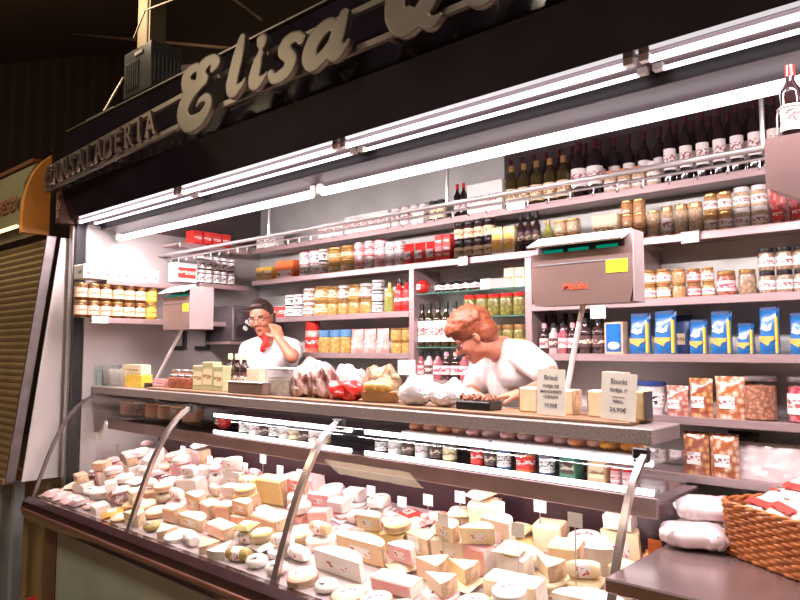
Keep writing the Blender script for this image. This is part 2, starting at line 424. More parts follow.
SCRIPT = {
 'E': [[(.30, .33, .035), (.34, .36, .05), (.30, .40, .05), (.22, .385, .07), (.20, .33, .075), (.25, .285, .05), (.20, .27, .06), (.10, .22, .09), (.06, .12, .10), (.13, .03, .09), (.24, .03, .075), (.30, .10, .06), (.28, .155, .05), (.22, .16, .03), (.19, .12, .02)],
       [(.20, .27, .05), (.10, .28, .085), (.06, .34, .085), (.09, .39, .06), (.16, .40, .045)]],
 'l': [[(.085, .40, .045), (.075, .30, .075), (.055, .16, .085), (.05, .07, .085), (.08, .035, .06), (.13, .065, .03), (.15, .10, .018)], [(.00, .12, .012), (.05, .10, .04)]],
 'i': [[(.085, .25, .04), (.07, .17, .075), (.06, .07, .08), (.09, .04, .06), (.14, .07, .03), (.155, .10, .02)], [(.09, .345, .06), (.085, .34, .075)], [(.04, .215, .02), (.09, .245, .04)]],
 's': [[(.20, .235, .055), (.17, .265, .05), (.11, .26, .06), (.085, .21, .065), (.13, .16, .07), (.155, .105, .07), (.12, .055, .065), (.05, .045, .055), (.02, .085, .05)]],
 'a': [[(.20, .22, .045), (.15, .25, .06), (.08, .20, .08), (.055, .10, .085), (.09, .04, .065), (.15, .07, .06), (.20, .13, .06)], [(.235, .27, .05), (.215, .17, .08), (.20, .08, .08), (.225, .045, .06), (.27, .075, .03), (.28, .11, .02)]],
 'q': [[(.24, .33, .05), (.16, .36, .08), (.07, .28, .10), (.055, .14, .10), (.12, .05, .085), (.20, .08, .08), (.26, .18, .08), (.27, .29, .08), (.20, .35, .07)], [(.13, .13, .03), (.19, .07, .05), (.26, .015, .055), (.31, .03, .025)]],
 'u': [[(.06, .26, .05), (.055, .15, .08), (.065, .07, .08), (.11, .045, .07), (.17, .09, .06)], [(.21, .26, .05), (.20, .16, .08), (.20, .07, .08), (.24, .045, .05), (.28, .08, .02)]],
 'e': [[(.06, .14, .04), (.15, .18, .05), (.16, .23, .05), (.10, .25, .06), (.055, .17, .08), (.07, .07, .08), (.13, .045, .06), (.20, .09, .03)]],
}
sheen = lambda: signm
def letter(ch, x, z, sx, sz, lab, slant=.12):
    mb = MB()
    for i, st in enumerate(SCRIPT[ch]):
        pts = [((px + slant * pz) * sx, pz * sz, wd * 1.26 * (sx + sz) / 2) for px, pz, wd in st]
        stroke(mb, pts, -.024, 0)
    o = fuse(mb, 'sign_letter', signm, .0045, 1); o.location = (x, SY, z)
    tag(o, lab, 'sign letter', 'script letters of the sign'); return o
letter('E', -2.895, 2.610, 0.9016, 0.677, 'large looped metal capital E at the start of the script name')
letter('l', -2.495, 2.670, 0.98, 0.596, 'tall metal script letter l, next to the big capital E')
letter('i', -2.345, 2.660, 0.931, 0.562, 'metal script letter i with a round dot, in the stall name')
letter('s', -2.195, 2.645, 0.931, 0.596, 'curved metal script letter s in the middle of the stall name')
letter('a', -2.00, 2.640, 0.9604, 0.596, 'metal script letter a at the end of the first name')
letter('q', -1.555, 2.630, .80, 0.662, 'metal script capital Q cut by the top of the picture')
letter('u', -1.235, 2.627, 0.931, 0.662, 'metal script letter u right of the capital Q')
letter('e', -0.955, 2.627, 0.931, 0.662, 'metal script letter e right of the letter u')

# ------------------------------------------------------------------ fluorescent lamps
tubem = emis('tube_light', (1.0, .90, .93), TUBE)
reflm = mat('reflector', (.16, .12, .13), .4, .3, .03, 5)
def fixture(x0, x1, which, label):
    r = empty('fluorescent_lamp', (x0, 0, 0)); tag(r, label, 'lamp', 'fluorescent lamps under the canopy'); L = x1 - x0
    if which == 1:
        obj('reflector', MB().prism([(1.834, 2.425), (1.98, 2.430), (1.98, 2.445), (1.834, 2.445)], 0, L, 'x').mesh('reflector', reflm, False), r)
        ts = [(1.848, 2.408, .010), (1.945, 2.412, .007)]
    else:
        obj('reflector', MB().prism([(1.98, 2.376), (2.12, 2.352), (2.13, 2.38), (1.985, 2.385)], 0, L, 'x').mesh('reflector', mat('grey_reflector', (.075, .062, .068), .4, .3, .05, 5), False), r)
        ts = [(2.075, 2.325, .019)]
    for (y, z, rad) in ts:
        obj('tube', MB().tube([(.035, y, z), (L - .035, y, z)], rad, 12).mesh('tube', tubem), r)
        for xx in (.006, L - .036):
            obj('lamp_holder', MB().box(xx, xx + .03, y - .012, y + .012, z - .004, 2.43 if which == 1 else 2.37, .002).mesh('lamp_holder', whitep), r)
xs = [-4.42, -3.20, -1.98, -.76, .46]
for i in range(4):
    fixture(xs[i], xs[i + 1] - .004, 1, 'twin fluorescent lamp on the fascia edge, %s' % ['leftmost', 'second from left', 'third from left', 'at the right edge of the picture'][i])
xs = [-4.36, -2.38, -.30]
for i in range(2):
    fixture(xs[i], xs[i + 1] - .004, 2, 'long single tube fluorescent lamp under the bulkhead, the %s one' % ['left', 'right'][i])

# ------------------------------------------------------------------ shelving on the back wall
SYF, SYB = 3.0, 3.249
def shelf(x0, x1, z, label, y0=SYF, y1=SYB, lip=.032, m=shelfm, group='shelves on the back wall'):
    r = empty('wall_shelf', ((x0 + x1) / 2, y0, z)); tag(r, label, 'shelf', group)
    cx = (x0 + x1) / 2
    obj('board', MB().box(x0 - cx, x1 - cx, .004, y1 - y0, -.012, 0).mesh('board', m, False), r)
    obj('front_edge', MB().box(x0 - cx, x1 - cx, 0, .012, -lip, .003, .002).mesh('front_edge', m), r)
    return r
U = [atx(411, 3, 1.85), atx(528, 3, 1.85), atx(637, 3, 1.85)]
SW, SA, SB, SP, SCN, SLW = 2.335, 2.10, 1.825, 1.58, 1.315, 1.075
shelf(-4.16, XR, SW, 'topmost long back shelf with the wine and oil bottles')
shelf(-4.16, XR, SA, 'second back shelf from the top with jars and red cartons')
shelf(-4.16, U[0] - .02, SB, 'back shelf with the yellow jars, above the man and left of the upright')
shelf(-4.16, U[0] - .02, SP, 'back shelf with the red-lidded canister, right of the man')
shelf(U[1] + .02, XR, SB, 'back shelf right of the woman, partly behind the large scale, with orange jars')
shelf(U[1] + .02, XR, SP, 'back shelf with the blue pasta packets')
shelf(U[1] + .02, XR, SCN, 'back shelf with the candy bags and the big nut jar')
shelf(U[1] + .02, XR, SLW, 'lowest back shelf with two snack bags at the right')
glm = glass('shelf_glass', (.86, .95, .92), 1.2)
for z, lb in ((1.925, 'upper small glass shelf above the bottles behind the woman'), (1.617, 'lower small glass shelf carrying the tall bottles behind the woman'), (1.78, 'middle small glass shelf with the olive jars')):
    x0, x1 = (U[0] + .025, U[1] - .025)
    if z == 1.617: x1 = U[0] + .36
    if z == 1.78: x0 = U[0] + .372
    r = empty('glass_shelf', ((x0 + x1) / 2, 3.02, z)); tag(r, lb, 'shelf', 'glass shelves behind the woman'); hw = (x1 - x0) / 2
    obj('pane', MB().box(-hw, hw, .004, .225, -.006, 0).mesh('pane', glm, False), r)
    obj('front_edge', MB().box(-hw, hw, 0, .004, -.006, 0).mesh('front_edge', ggreen, False), r)
shelf(U[0] + .02, U[1] - .02, 1.43, 'steel ledge under the bottles behind the woman')
for i, x in enumerate(U):
    o = obj('shelf_upright', MB().box(-.019, .019, 0, .245, 0 if i < 2 else SB + .001, SA - .0325, .002).mesh('shelf_upright', shelfm), None, (x, SYF + .002, 0))
    tag(o, ['pinkish steel upright left of the bottle niche', 'pinkish steel upright right of the bottle niche, behind the woman', 'steel upright right of the large scale'][i], 'upright', 'uprights of the back shelves')
# end-wall shelves (along y)
def eshelf(y0, y1, z, label, d=.23):
    r = empty('end_wall_shelf', (XL, (y0 + y1) / 2, z)); tag(r, label, 'shelf', 'shelves on the left end wall'); h = (y1 - y0) / 2
    obj('board', MB().box(.001, d - .004, -h, h, -.012, 0).mesh('board', shelfm, False), r)
    obj('front_edge', MB().box(d - .012, d, -h, h, -.03, .003, .002).mesh('front_edge', shelfm), r)
eshelf(1.93, 2.98, 1.795, 'lower end wall shelf with the two rows of honey jars')
eshelf(1.93, 2.56, 2.035, 'middle end wall shelf with the long pale packets')
eshelf(2.58, 2.98, 2.06, 'middle end wall shelf with the black and white jars near the corner')
eshelf(2.42, 2.98, SW - .01, 'top end wall shelf with red boxes near the corner')

# hanging bar in front of the top shelf
hb = empty('hanging_bar'); tag(hb, 'long steel hanging bar running in front of the bottle shelf', 'bar')
BY = 2.40; BZ = 1.6 + .271 * BY
x0 = atx(153, BY, BZ)
obj('bar', MB().tube([(x0, BY, BZ), (XR, BY, BZ)], .011, 10).mesh('bar', steel), hb)
obj('bar', MB().tube([(x0, BY + .05, BZ - .022), (XR, BY + .05, BZ - .022)], .006, 8).mesh('bar', steel), hb)
for px in (157, 269, 447, 762):
    x = atx(px, BY, BZ + .1); obj('hanger', MB().tube([(x, BY, BZ), (x, BY, 2.75)], .008, 8).mesh('hanger', steel), hb)
for k in range(46):
    hk = MB()
    x = x0 + .06 + k * .098
    if x > XR: break
    hk.tube([(x, BY + .05, BZ - .022), (x, BY + .05, BZ - .05), (x, BY + .038, BZ - .06), (x, BY + .026, BZ - .05)], .0025, 5)
    obj('hook', hk.mesh('hook', steel), hb)

# ================================================================== KINDS OF GOODS (each built once)
def jar(name, body, lid, label=None, r=.04, h=.1, lidh=.016, lo=.22, hi=.72, shoulder=.12, lidr=.94, glassy=None):
    hb_ = h - lidh
    p = [(r * .86, 0), (r * .97, .004), (r, .01), (r, hb_ * (1 - shoulder)), (r * .97, hb_ * (1 - shoulder * .5)), (r * .84, hb_)]
    kids = []
    if glassy:
        q = [(r * .82, .004), (r * .94, .009), (r * .94, hb_ * .86), (r * .7, hb_ * .90)]
        kids.append(N('contents', MB().lathe(q, n=16), body)); bm_ = glassy
    else: bm_ = body
    kids.append(N('lid', MB().lathe([(r * lidr * .98, hb_), (r * lidr, hb_ + .002), (r * lidr, h - .003), (r * lidr * .94, h)], n=20), lid))
    if label: kids.append(N('label', MB().lathe([(r * 1.012, hb_ * lo), (r * 1.012, hb_ * hi)], n=20, cap=False), label))
    return N('jar', MB().lathe(p, n=20, cap=True), bm_, kids)
def bottle(name, body, caps, label, r=.037, h=.30, neck=.013, lo=.2, hi=.52, sh=.62):
    p = [(r * .9, 0), (r, .006), (r, h * sh), (r * .93, h * (sh + .05)), (r * .6, h * (sh + .12)), (neck * 1.05, h * (sh + .18)), (neck, h * .97), (neck * 1.1, h * .975), (neck * 1.1, h)]
    kids = [N('cap', MB().lathe([(neck * 1.2, h * .86), (neck * 1.15, h + .002), (neck * .8, h + .004)], n=14), caps)]
    if label: kids.append(N('label', MB().lathe([(r * 1.012, h * lo), (r * 1.012, h * hi)], n=20, cap=False), label))
    return N(name, MB().lathe(p, n=18), body, kids)
def tin(name, body, top, label=None, r=.037, h=.1):
    kids = [N('lid', MB().lathe([(r * 1.02, h - .006), (r * 1.02, h), (r * .93, h), (r * .92, h - .002)], n=20), top)]
    if label: kids.append(N('label', MB().lathe([(r * 1.01, h * .12), (r * 1.01, h * .86)], n=20, cap=False), label))
    return N(name, MB().lathe([(r * 1.02, 0), (r * 1.02, .004), (r, .006), (r, h - .006)], n=20), body, kids)
def carton(name, body, label=None, wd=.08, dp=.06, h=.12, lo=.2, hi=.75, extra=None):
    kids = []
    if label: kids.append(N('label', MB().box(-wd * .4, wd * .4, -dp / 2 - .001, -dp / 2 + .0005, h * lo, h * hi), label, smooth=False))
    if extra: kids.append(N('band', MB().box(-wd / 2 - .0006, wd / 2 + .0006, -dp / 2 - .0006, dp / 2 + .0006, h * .86, h * .97), extra, smooth=False))
    return N(name, MB().box(-wd / 2, wd / 2, -dp / 2, dp / 2, 0, h, .002), body, kids)

L_white = printed('label_white', (.85, .82, .80), (.35, .10, .10), .3, .7, .52)
L_cream = printed('label_cream', (.85, .74, .50), (.35, .18, .06), .35, .65, .5)
L_dark = printed('label_dark', (.10, .05, .05), (.75, .65, .5), .3, .7, .5)
L_pink = printed('label_pink', (.86, .60, .60), (.5, .08, .12), .3, .7, .5)
L_red = printed('label_red', (.75, .05, .04), (.9, .8, .75), .35, .7, .5)
L_yel = printed('label_yellow', (.90, .60, .10), (.5, .2, .05), .35, .65, .5)
L_whb = printed('label_white_black', (.88, .86, .84), (.05, .05, .06), .2, .8, .55)
chick = mat('chickpeas', (.72, .44, .20), .35, 0, c2=(.42, .22, .08), scale=90, kind='cells', coat=.8, bump=.3)
bean = mat('white_beans', (.78, .64, .44), .35, 0, c2=(.50, .36, .20), scale=90, kind='cells', coat=.8, bump=.3)
redb = mat('red_beans', (.55, .22, .13), .35, 0, c2=(.25, .07, .04), scale=90, kind='cells', coat=.8, bump=.3)
honey = mat('honey', (.16, .05, .012), .12, 0, .3, 10, coat=1)
honey2 = mat('light_honey', (.62, .34, .05), .12, 0, .2, 10, coat=1)
olive = mat('olives', (.36, .32, .07), .3, 0, c2=(.13, .13, .03), scale=70, kind='cells', coat=1)
ymix = mat('yellow_peppers', (.72, .48, .16), .3, 0, c2=(.42, .26, .07), scale=60, kind='cells', coat=1)
pmix = mat('pickled_mix', (.55, .36, .26), .3, 0, c2=(.25, .18, .10), scale=60, kind='cells', coat=1)
nuts = mat('peanuts', (.62, .30, .20), .4, 0, c2=(.32, .12, .07), scale=70, kind='cells', bump=.5)
candy = mat('red_sweets', (.75, .30, .32), .4, 0, c2=(.45, .05, .08), scale=60, kind='cells', bump=.3)
winem = mat('wine_glass_dark', (.020, .010, .012), .08, 0, .2, 10, coat=1)
oilm = mat('oil_bottle', (.045, .035, .012), .08, 0, .2, 10, coat=1)
oilg = mat('green_oil', (.42, .46, .12), .08, 0, .2, 10, coat=1)
redm = mat('red_gloss', (.72, .035, .03), .25, 0, .1, 20, coat=.5)
pinkm = mat('pink_gloss', (.78, .42, .44), .3, 0, .1, 20, coat=.4)
orangem = mat('orange_card', (.90, .22, .06), .4, 0, .08, 30)
yelm = mat('yellow_card', (.90, .62, .08), .4, 0, .08, 30)
gold = mat('gold_lid', (.72, .45, .18), .3, .8, .1, 20)
blkj = mat('dark_contents', (.055, .03, .03), .15, 0, .3, 20, coat=1)
wood = mat('board_wood', (.30, .17, .09), .5, 0, .15, 10, stretch=(1, 12, 12))

J_chick = jar('j', chick, gold, L_white); J_chickp = jar('j', chick, gold); J_bean = jar('j', bean, gold, L_white); J_beanp = jar('j', bean, gold)
J_beanw = jar('j', bean, whitep, L_white, lidh=.024); J_redb = jar('j', redb, gold, L_pink); J_honey = jar('j', honey, gold, L_cream, hi=.85)
J_honeyP = jar('j', honey, gold, printed('label_peach', (.85, .58, .42), (.4, .15, .08), .4, .6, .5), hi=.85); J_yel = jar('j', honey2, gold, L_yel, hi=.85)
J_ymix = jar('j', ymix, gold, L_cream, lo=.3, hi=.6); J_ymixp = jar('j', ymix, gold); J_pmix = jar('j', pmix, whitep, L_white); J_dark = jar('j', blkj, blk, L_white, lo=.3, hi=.8)
J_darkc = jar('j', blkj, blk, L_cream, lo=.15, hi=.75); J_olive = jar('j', olive, redm, None); J_olive2 = jar('j', olive, gold, L_yel, lo=.3, hi=.6)
J_bw = jar('j', blkj, whitep, L_whb, lo=.15, hi=.9, lidh=.02); J_orl = jar('j', bean, mat('orange_lid', (.78, .30, .12), .4, 0, .1, 30), L_white, lidh=.03)
J_pink = tin('tin', pinkm, steel, L_pink); J_redt = tin('tin', redm, steel, L_red); J_wtin = tin('tin', whitep, steel, L_white); J_wr = tin('tin', whitep, redm, L_whb)
B_wine = bottle('wine_bottle', winem, mat('foil_dark', (.08, .02, .03), .3, .3, .1, 20), L_white); B_wineR = bottle('wine_bottle', winem, redm, L_white)
B_oil = bottle('oil_bottle', oilm, gold, L_cream, r=.034, h=.24, lo=.1, hi=.45); B_oilg = bottle('oil_bottle', oilg, gold, None, r=.034, h=.2)
B_dark = bottle('small_bottle', blkj, blk, L_dark, r=.03, h=.2); B_pink = bottle('small_bottle', mat('rose_bottle', (.45, .13, .15), .1, 0, .2, 20, coat=1), blk, L_pink, r=.03, h=.16)
B_d16 = bottle('small_bottle', blkj, pinkm, L_pink, r=.03, h=.16); B_w16 = bottle('small_bottle', mat('pale_bottle', (.6, .5, .48), .15, 0, .1, 20, coat=1), blk, L_dark, r=.03, h=.16)
B_cl = bottle('white_label_bottle', oilm, blk, L_white, r=.034, h=.27, lo=.12, hi=.6); B_red = bottle('red_bottle', redm, blkj, L_red, r=.03, h=.2)
C_white = carton('carton', white, L_white); C_cream = carton('carton', cream, L_cream); C_yel = carton('carton', cream, L_yel, extra=gold); C_red = carton('carton', redm, L_red)
C_or = carton('carton', orangem, L_white, lo=.05, hi=.45); C_yel2 = carton('carton', yelm, L_cream); C_wt = carton('carton', white, L_whb, extra=mat('green_ink', (.1, .35, .2), .5, 0, .1, 20))
JD = (.08, .08, .10); CD = (.08, .06, .12)

# ---- top shelf
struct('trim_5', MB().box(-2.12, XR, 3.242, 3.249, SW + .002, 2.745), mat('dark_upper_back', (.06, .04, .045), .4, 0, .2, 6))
fill(C_white, CD, 316, 341, 3, 3.0, SW, .10, 'small white carton on the top shelf near the left corner, {o} of three', 'carton', 'white cartons on the top shelf', rz=0, depth=.07)
fill(C_white, CD, 343, 386, 5, 3.0, SW, .115, 'white carton, {o}, in the pale top shelf row above the pink tins', 'carton', 'white cartons on the top shelf', rz=0, depth=.07)
fill(J_wtin, JD, 387, 424, 4, 3.0, SW, .12, 'cream white tin, {o}, on the top shelf above the red packets', 'tin', 'white tins on the top shelf')
fill(J_darkc, JD, 425, 441, 2, 3.0, SW, .12, 'jar with cream label, {o}, on the top shelf beside the hanger', 'jar', 'cream label jars on the top shelf')
fill(B_wineR, (.074, .074, .3), 450, 463, 2, 3.0, SW, .19, 'small red-capped bottle, {o}, left of the big white box on the top shelf', 'bottle', 'red capped bottles')
o = put(carton('white_box', white, L_white, .2, .14, .17), (atx(482, 3, SW), 3.09, SW), 'big white cardboard box on the top shelf between bottles', 'box', s=(1.15, 1, 1))
fill(B_oil, (.068, .068, .24), 501, 566, 5, 3.0, SW, .23, 'dark oil bottle with cream label, {o}, right of the big white box', 'bottle', 'oil bottles on the top shelf')
fill(B_wine, (.074, .074, .3), 567, 598, 2, 3.0, SW, .28, 'dark wine bottle, {o}, between oil bottles and the orange-lid jars', 'bottle', 'wine bottles on the top shelf')
fill(J_orl, JD, 600, 642, 3, 3.0, SW, .105, 'jar with orange lid on the top shelf, {o} of three', 'jar', 'orange lid jars')
fill(J_beanw, JD, 643, 657, 1, 3.0, SW, .115, 'small white-lidded jar right of the orange-lid jars on the top shelf', 'jar')
fill(B_wine, (.074, .074, .3), 659, 782, 7, 3.0, SW, .30, 'dark wine bottle with white label, {o} of seven in the front row', 'bottle', 'wine bottles on the top shelf', inset=.74)
fill(B_wine, (.074, .074, .3), 500, 795, 19, 3.11, SW, .30, 'wine bottle in the back row of the top shelf, {o}', 'bottle', 'wine bottles behind on the top shelf', inset=.74)
fill(C_wt, CD, 254, 274, 2, 3.0, SW, .10, 'white crate-like carton with dark marks, {o}, in the top corner', 'carton', 'corner cartons', rz=0, depth=.08)
# ---- second shelf
fill(C_or, CD, 273, 292, 1, 3.0, SA, .125, 'orange carton on the second shelf near the left corner', 'carton', rz=0, depth=.08)
fill(J_wr, JD, 294, 314, 2, 3.0, SA, .085, 'white and red tin, {o} {l} one, right of the orange carton', 'tin', 'tins by the orange carton', lev=2)
fill(J_bw, JD, 314, 322, 1, 3.0, SA, .085, 'black and white jar, {l} one, left of the yellow jars on second shelf', 'jar', 'jars left of the yellow ones', lev=2)
fill(J_ymix, JD, 322, 348, 2, 3.0, SA, .085, 'yellow vegetable jar, {o}, {l} row, second shelf left of the pink tins', 'jar', 'yellow jars on the second shelf', lev=2)
fill([J_pink, J_pink, J_wr], JD, 349, 380, 3, 3.0, SA, .088, 'pink tin on the second shelf, {l} row, {o}', 'tin', 'pink tins', lev=2)
fill(J_wtin, JD, 381, 399, 2, 3.0, SA, .075, 'white tin beside the pink tins, {l} row, {o}', 'tin', 'white tins on the second shelf', lev=2)
P_bagR = N('packet', MB().pillow(.09, .12, .05, amp=.004), redm, [N('label', MB().box(-.028, .028, -.0262, -.0225, .03, .075), L_white, smooth=False)])
fill(P_bagR, (.09, .05, .12), 400, 433, 3, 3.0, SA, .125, 'shiny red packet on the second shelf, {o} of three', 'packet', 'red packets', rz=0)
fill(C_red, CD, 433, 449, 2, 3.0, SA, .075, 'red carton, {l} row, {o}, right of the shiny red packets', 'carton', 'red cartons', lev=2, rz=0, depth=.07)
fill(J_darkc, JD, 450, 490, 4, 3.0, SA, .102, 'tall jar with cream label, {l} row, {o}, between red and yellow cartons', 'jar', 'cream label jars on the second shelf', lev=2)
fill(C_yel, CD, 490, 513, 2, 3.0, SA, .145, 'tall yellow carton on the second shelf, {o} of two', 'carton', 'yellow cartons', rz=0, depth=.07)
fill(B_dark, (.06, .06, .2), 514, 537, 3, 3.0, SA, .2, 'slim dark bottle left above the large scale, {o} of three', 'bottle', 'slim dark bottles')
fill(B_oilg, (.068, .068, .2), 539, 549, 1, 3.0, SA, .15, 'pale green bottle behind the top of the large scale', 'bottle')
fill(J_beanp, JD, 550, 576, 2, 3.0, SA, .07, 'cream jar above the large scale, {l} row, {o}', 'jar', 'cream jars above the scale', lev=2)
fill(C_cream, CD, 590, 617, 1, 3.0, SA, .135, 'cream box with fine print above the right end of the large scale', 'box', rz=0, depth=.1)
fill(J_chickp, JD, 618, 643, 2, 3.0, SA, .062, 'small chickpea jar, {l} row, {o}, right of the cream box', 'jar', 'small chickpea jars', lev=3)
fill(J_beanp, JD, 644, 657, 1, 3.0, SA, .062, 'small bean jar, {l} one of the short stack, second shelf', 'jar', 'bean jar stack', lev=2)
fill(J_bean, JD, 658, 670, 1, 3.0, SA, .135, 'tall bean jar with white label, just right of the short stack', 'jar')
fill(J_beanp, JD, 671, 700, 2, 3.0, SA, .137, 'tall bean jar without label, {o} of two, above the hanging card', 'jar', 'tall bean jars')
fill(J_chick, JD, 701, 730, 2, 3.0, SA, .082, 'chickpea jar with label, {l} row, {o}, second shelf at right', 'jar', 'chickpea jars on the second shelf', lev=2)
fill(J_beanw, JD, 731, 766, 2, 3.0, SA, .086, 'white-lidded bean jar, {l} row, {o}, next to the red net bags', 'jar', 'white lid bean jars', lev=2)
P_net = N('net_bag', MB().pillow(.12, .15, .07, amp=.006, py=1.4), mat('net_sweets', (.80, .40, .36), .4, 0, c2=(.45, .05, .05), scale=45, kind='cells', bump=.4), [N('label', MB().box(-.03, .03, -.037, -.030, .02, .06), L_red, smooth=False)])
fill(P_net, (.12, .07, .15), 767, 806, 2, 3.0, SA, .15, 'net bag of red sweets on the second shelf, {o} of two', 'bag', 'net bags', rz=0)
# ---- third shelf left bay
fill(J_redt, JD, 264, 279, 1, 3.0, SB, .085, 'dark red tin on the third shelf above the man', 'tin')
fill(J_bw, JD, 280, 297, 2, 3.0, SB, .078, 'black and white jar, {l} row, {o}, third shelf above the man', 'jar', 'black and white jars over the man', lev=2)
fill(J_pmix, JD, 298, 308, 1, 3.0, SB, .095, 'brown jar with white label, {l} one, left of the golden jars', 'jar', 'brown jars left of the golden ones', lev=2)
fill(J_ymix, JD, 308, 322, 1, 3.0, SB, .1, 'wide golden pepper jar, {l} one, third shelf', 'jar', 'wide golden jars', lev=2)
fill([J_ymixp, J_ymix, J_ymixp, J_pmix], JD, 322, 366, 4, 3.0, SB, .094, 'golden vegetable jar, {l} row, {o}, in the middle of the third shelf', 'jar', 'golden jars on the third shelf', lev=2)
fill(J_bw, JD, 367, 377, 1, 3.0, SB, .068, 'small black and white jar, {l} one, right of the golden jars', 'jar', 'black and white stack', lev=3)
fill(B_oilg, (.068, .068, .2), 380, 389, 1, 3.0, SB, .18, 'yellow green oil bottle on the third shelf', 'bottle')
fill(B_red, (.06, .06, .2), 390, 406, 2, 3.0, SB, .2, 'red bottle with dark neck on the third shelf, {o} of two', 'bottle', 'red bottles')
# ---- third shelf right bay
fill(J_bw, JD, 534, 546, 1, 3.0, SB, .09, 'black and white jar, {l} one, left behind the large scale', 'jar', 'jars left behind the scale', lev=2)
fill(J_chick, JD, 638, 668, 2, 3.0, SB, .066, 'orange chickpea jar, {l} row, {o}, third shelf just right of the scale', 'jar', 'orange chickpea jars', lev=2)
fill(J_chickp, JD, 669, 683, 1, 3.0, SB, .064, 'orange jar without label, {l} one, third shelf', 'jar', 'orange jar stack', lev=2)
fill(J_redb, JD, 684, 698, 1, 3.0, SB, .062, 'red bean jar with pink label, {l} one, third shelf', 'jar', 'red bean jar stack', lev=2)
fill(J_chick, JD, 699, 712, 1, 3.0, SB, .062, 'narrow chickpea jar, {l} one, left of the wide jars on the third shelf', 'jar', 'narrow chickpea stack', lev=2)
fill(J_redb, JD, 713, 733, 1, 3.0, SB, .105, 'wide single jar of reddish beans on the third shelf', 'jar')
fill(jar('j', pmix, gold), JD, 735, 754, 1, 3.0, SB, .105, 'wide single jar of greenish pickles on the third shelf', 'jar')
fill(J_pmix if 0 else jar('j', pmix, blk, L_white, lidh=.02), JD, 756, 810, 3, 3.0, SB, .092, 'black-lidded jar with white label, {l} row, {o}, third shelf right end', 'jar', 'black lid jars', lev=2)
# ---- fourth shelf left bay
o = put(jar('canister', mat('red_orange_print', (.80, .62, .50), .4, 0, c2=(.75, .12, .06), scale=25, coat=.4), redm, L_red, lidh=.03), (atx(306, 3, SP), 3.06, SP), 'tall canister with bright red lid, right of the man', 'canister', s=(1.3, 1.3, 2.15))
fill(jar('j', ymix, mat('blue_lid', (.12, .30, .55), .4, 0, .1, 20), None, lidh=.03), JD, 313, 346, 3, 3.0, SP, .15, 'orange jar with blue lid, {o}, beside the red-lidded canister', 'jar', 'blue lid jars')
P_bag = lambda body, lab: N('snack_bag', MB().pillow(.12, .16, .06, amp=.007, seed=3), body, [N('label', MB().box(-.03, .03, -.0325, -.026, .04, .085), lab, smooth=False)])
fill(P_bag(mat('pink_biscuits', (.82, .55, .50), .35, 0, c2=(.55, .25, .22), scale=30, coat=.6, bump=.4), L_white), (.12, .06, .16), 347, 385, 3, 3.0, SP, .15, 'bag of pinkish biscuits on the fourth shelf behind the counter, {o}', 'bag', 'pink biscuit bags', rz=0)
fill(J_ymixp, JD, 386, 408, 2, 3.0, SP, .075, 'orange jar at the right end of the fourth shelf, {l} row, {o}', 'jar', 'orange jars left of the upright', lev=2)
# ---- bottle niche
put(N('round_tin', MB().ell((0, 0, .042), (.042, .042, .042)), redm, [N('label', MB().box(-.014, .014, -.044, -.036, .025, .055), L_white, smooth=False)]), (atx(422, 3.05, 1.95), 3.06, 1.925), 'shiny red ball-shaped tin on the upper glass shelf', 'tin')
fill(J_dark, JD, 431, 477, 5, 3.02, 1.925, .06, 'small dark jar with white label on the upper glass shelf, {o}', 'jar', 'dark jars on the glass shelf')
fill(C_cream, CD, 502, 523, 2, 3.0, 1.925, .10, 'cream box at the right of the upper glass shelf, {o}', 'box', 'cream boxes in the niche', rz=0, depth=.07)
fill(B_cl, (.068, .068, .27), 413, 455, 5, 3.02, 1.617, .25, 'tall dark bottle with white label left of the woman, {o}', 'bottle', 'tall bottles left of the woman')
fill(J_olive, JD, 459, 522, 5, 3.03, 1.78, .12, 'olive jar with red lid above the woman, {o}', 'jar', 'olive jars above the woman')
fill(J_olive2, JD, 476, 522, 4, 3.02, 1.432, .15, 'olive jar with yellow label low behind the woman, {l} row, {o}', 'jar', 'olive jars low behind the woman', lev=2)
fill([B_pink, B_d16, B_w16, B_d16, B_pink], (.06, .06, .16), 412, 474, 7, 3.02, 1.432, .155, 'small dark-capped bottle on the steel ledge left of the woman, {o}', 'bottle', 'small bottles on the ledge')
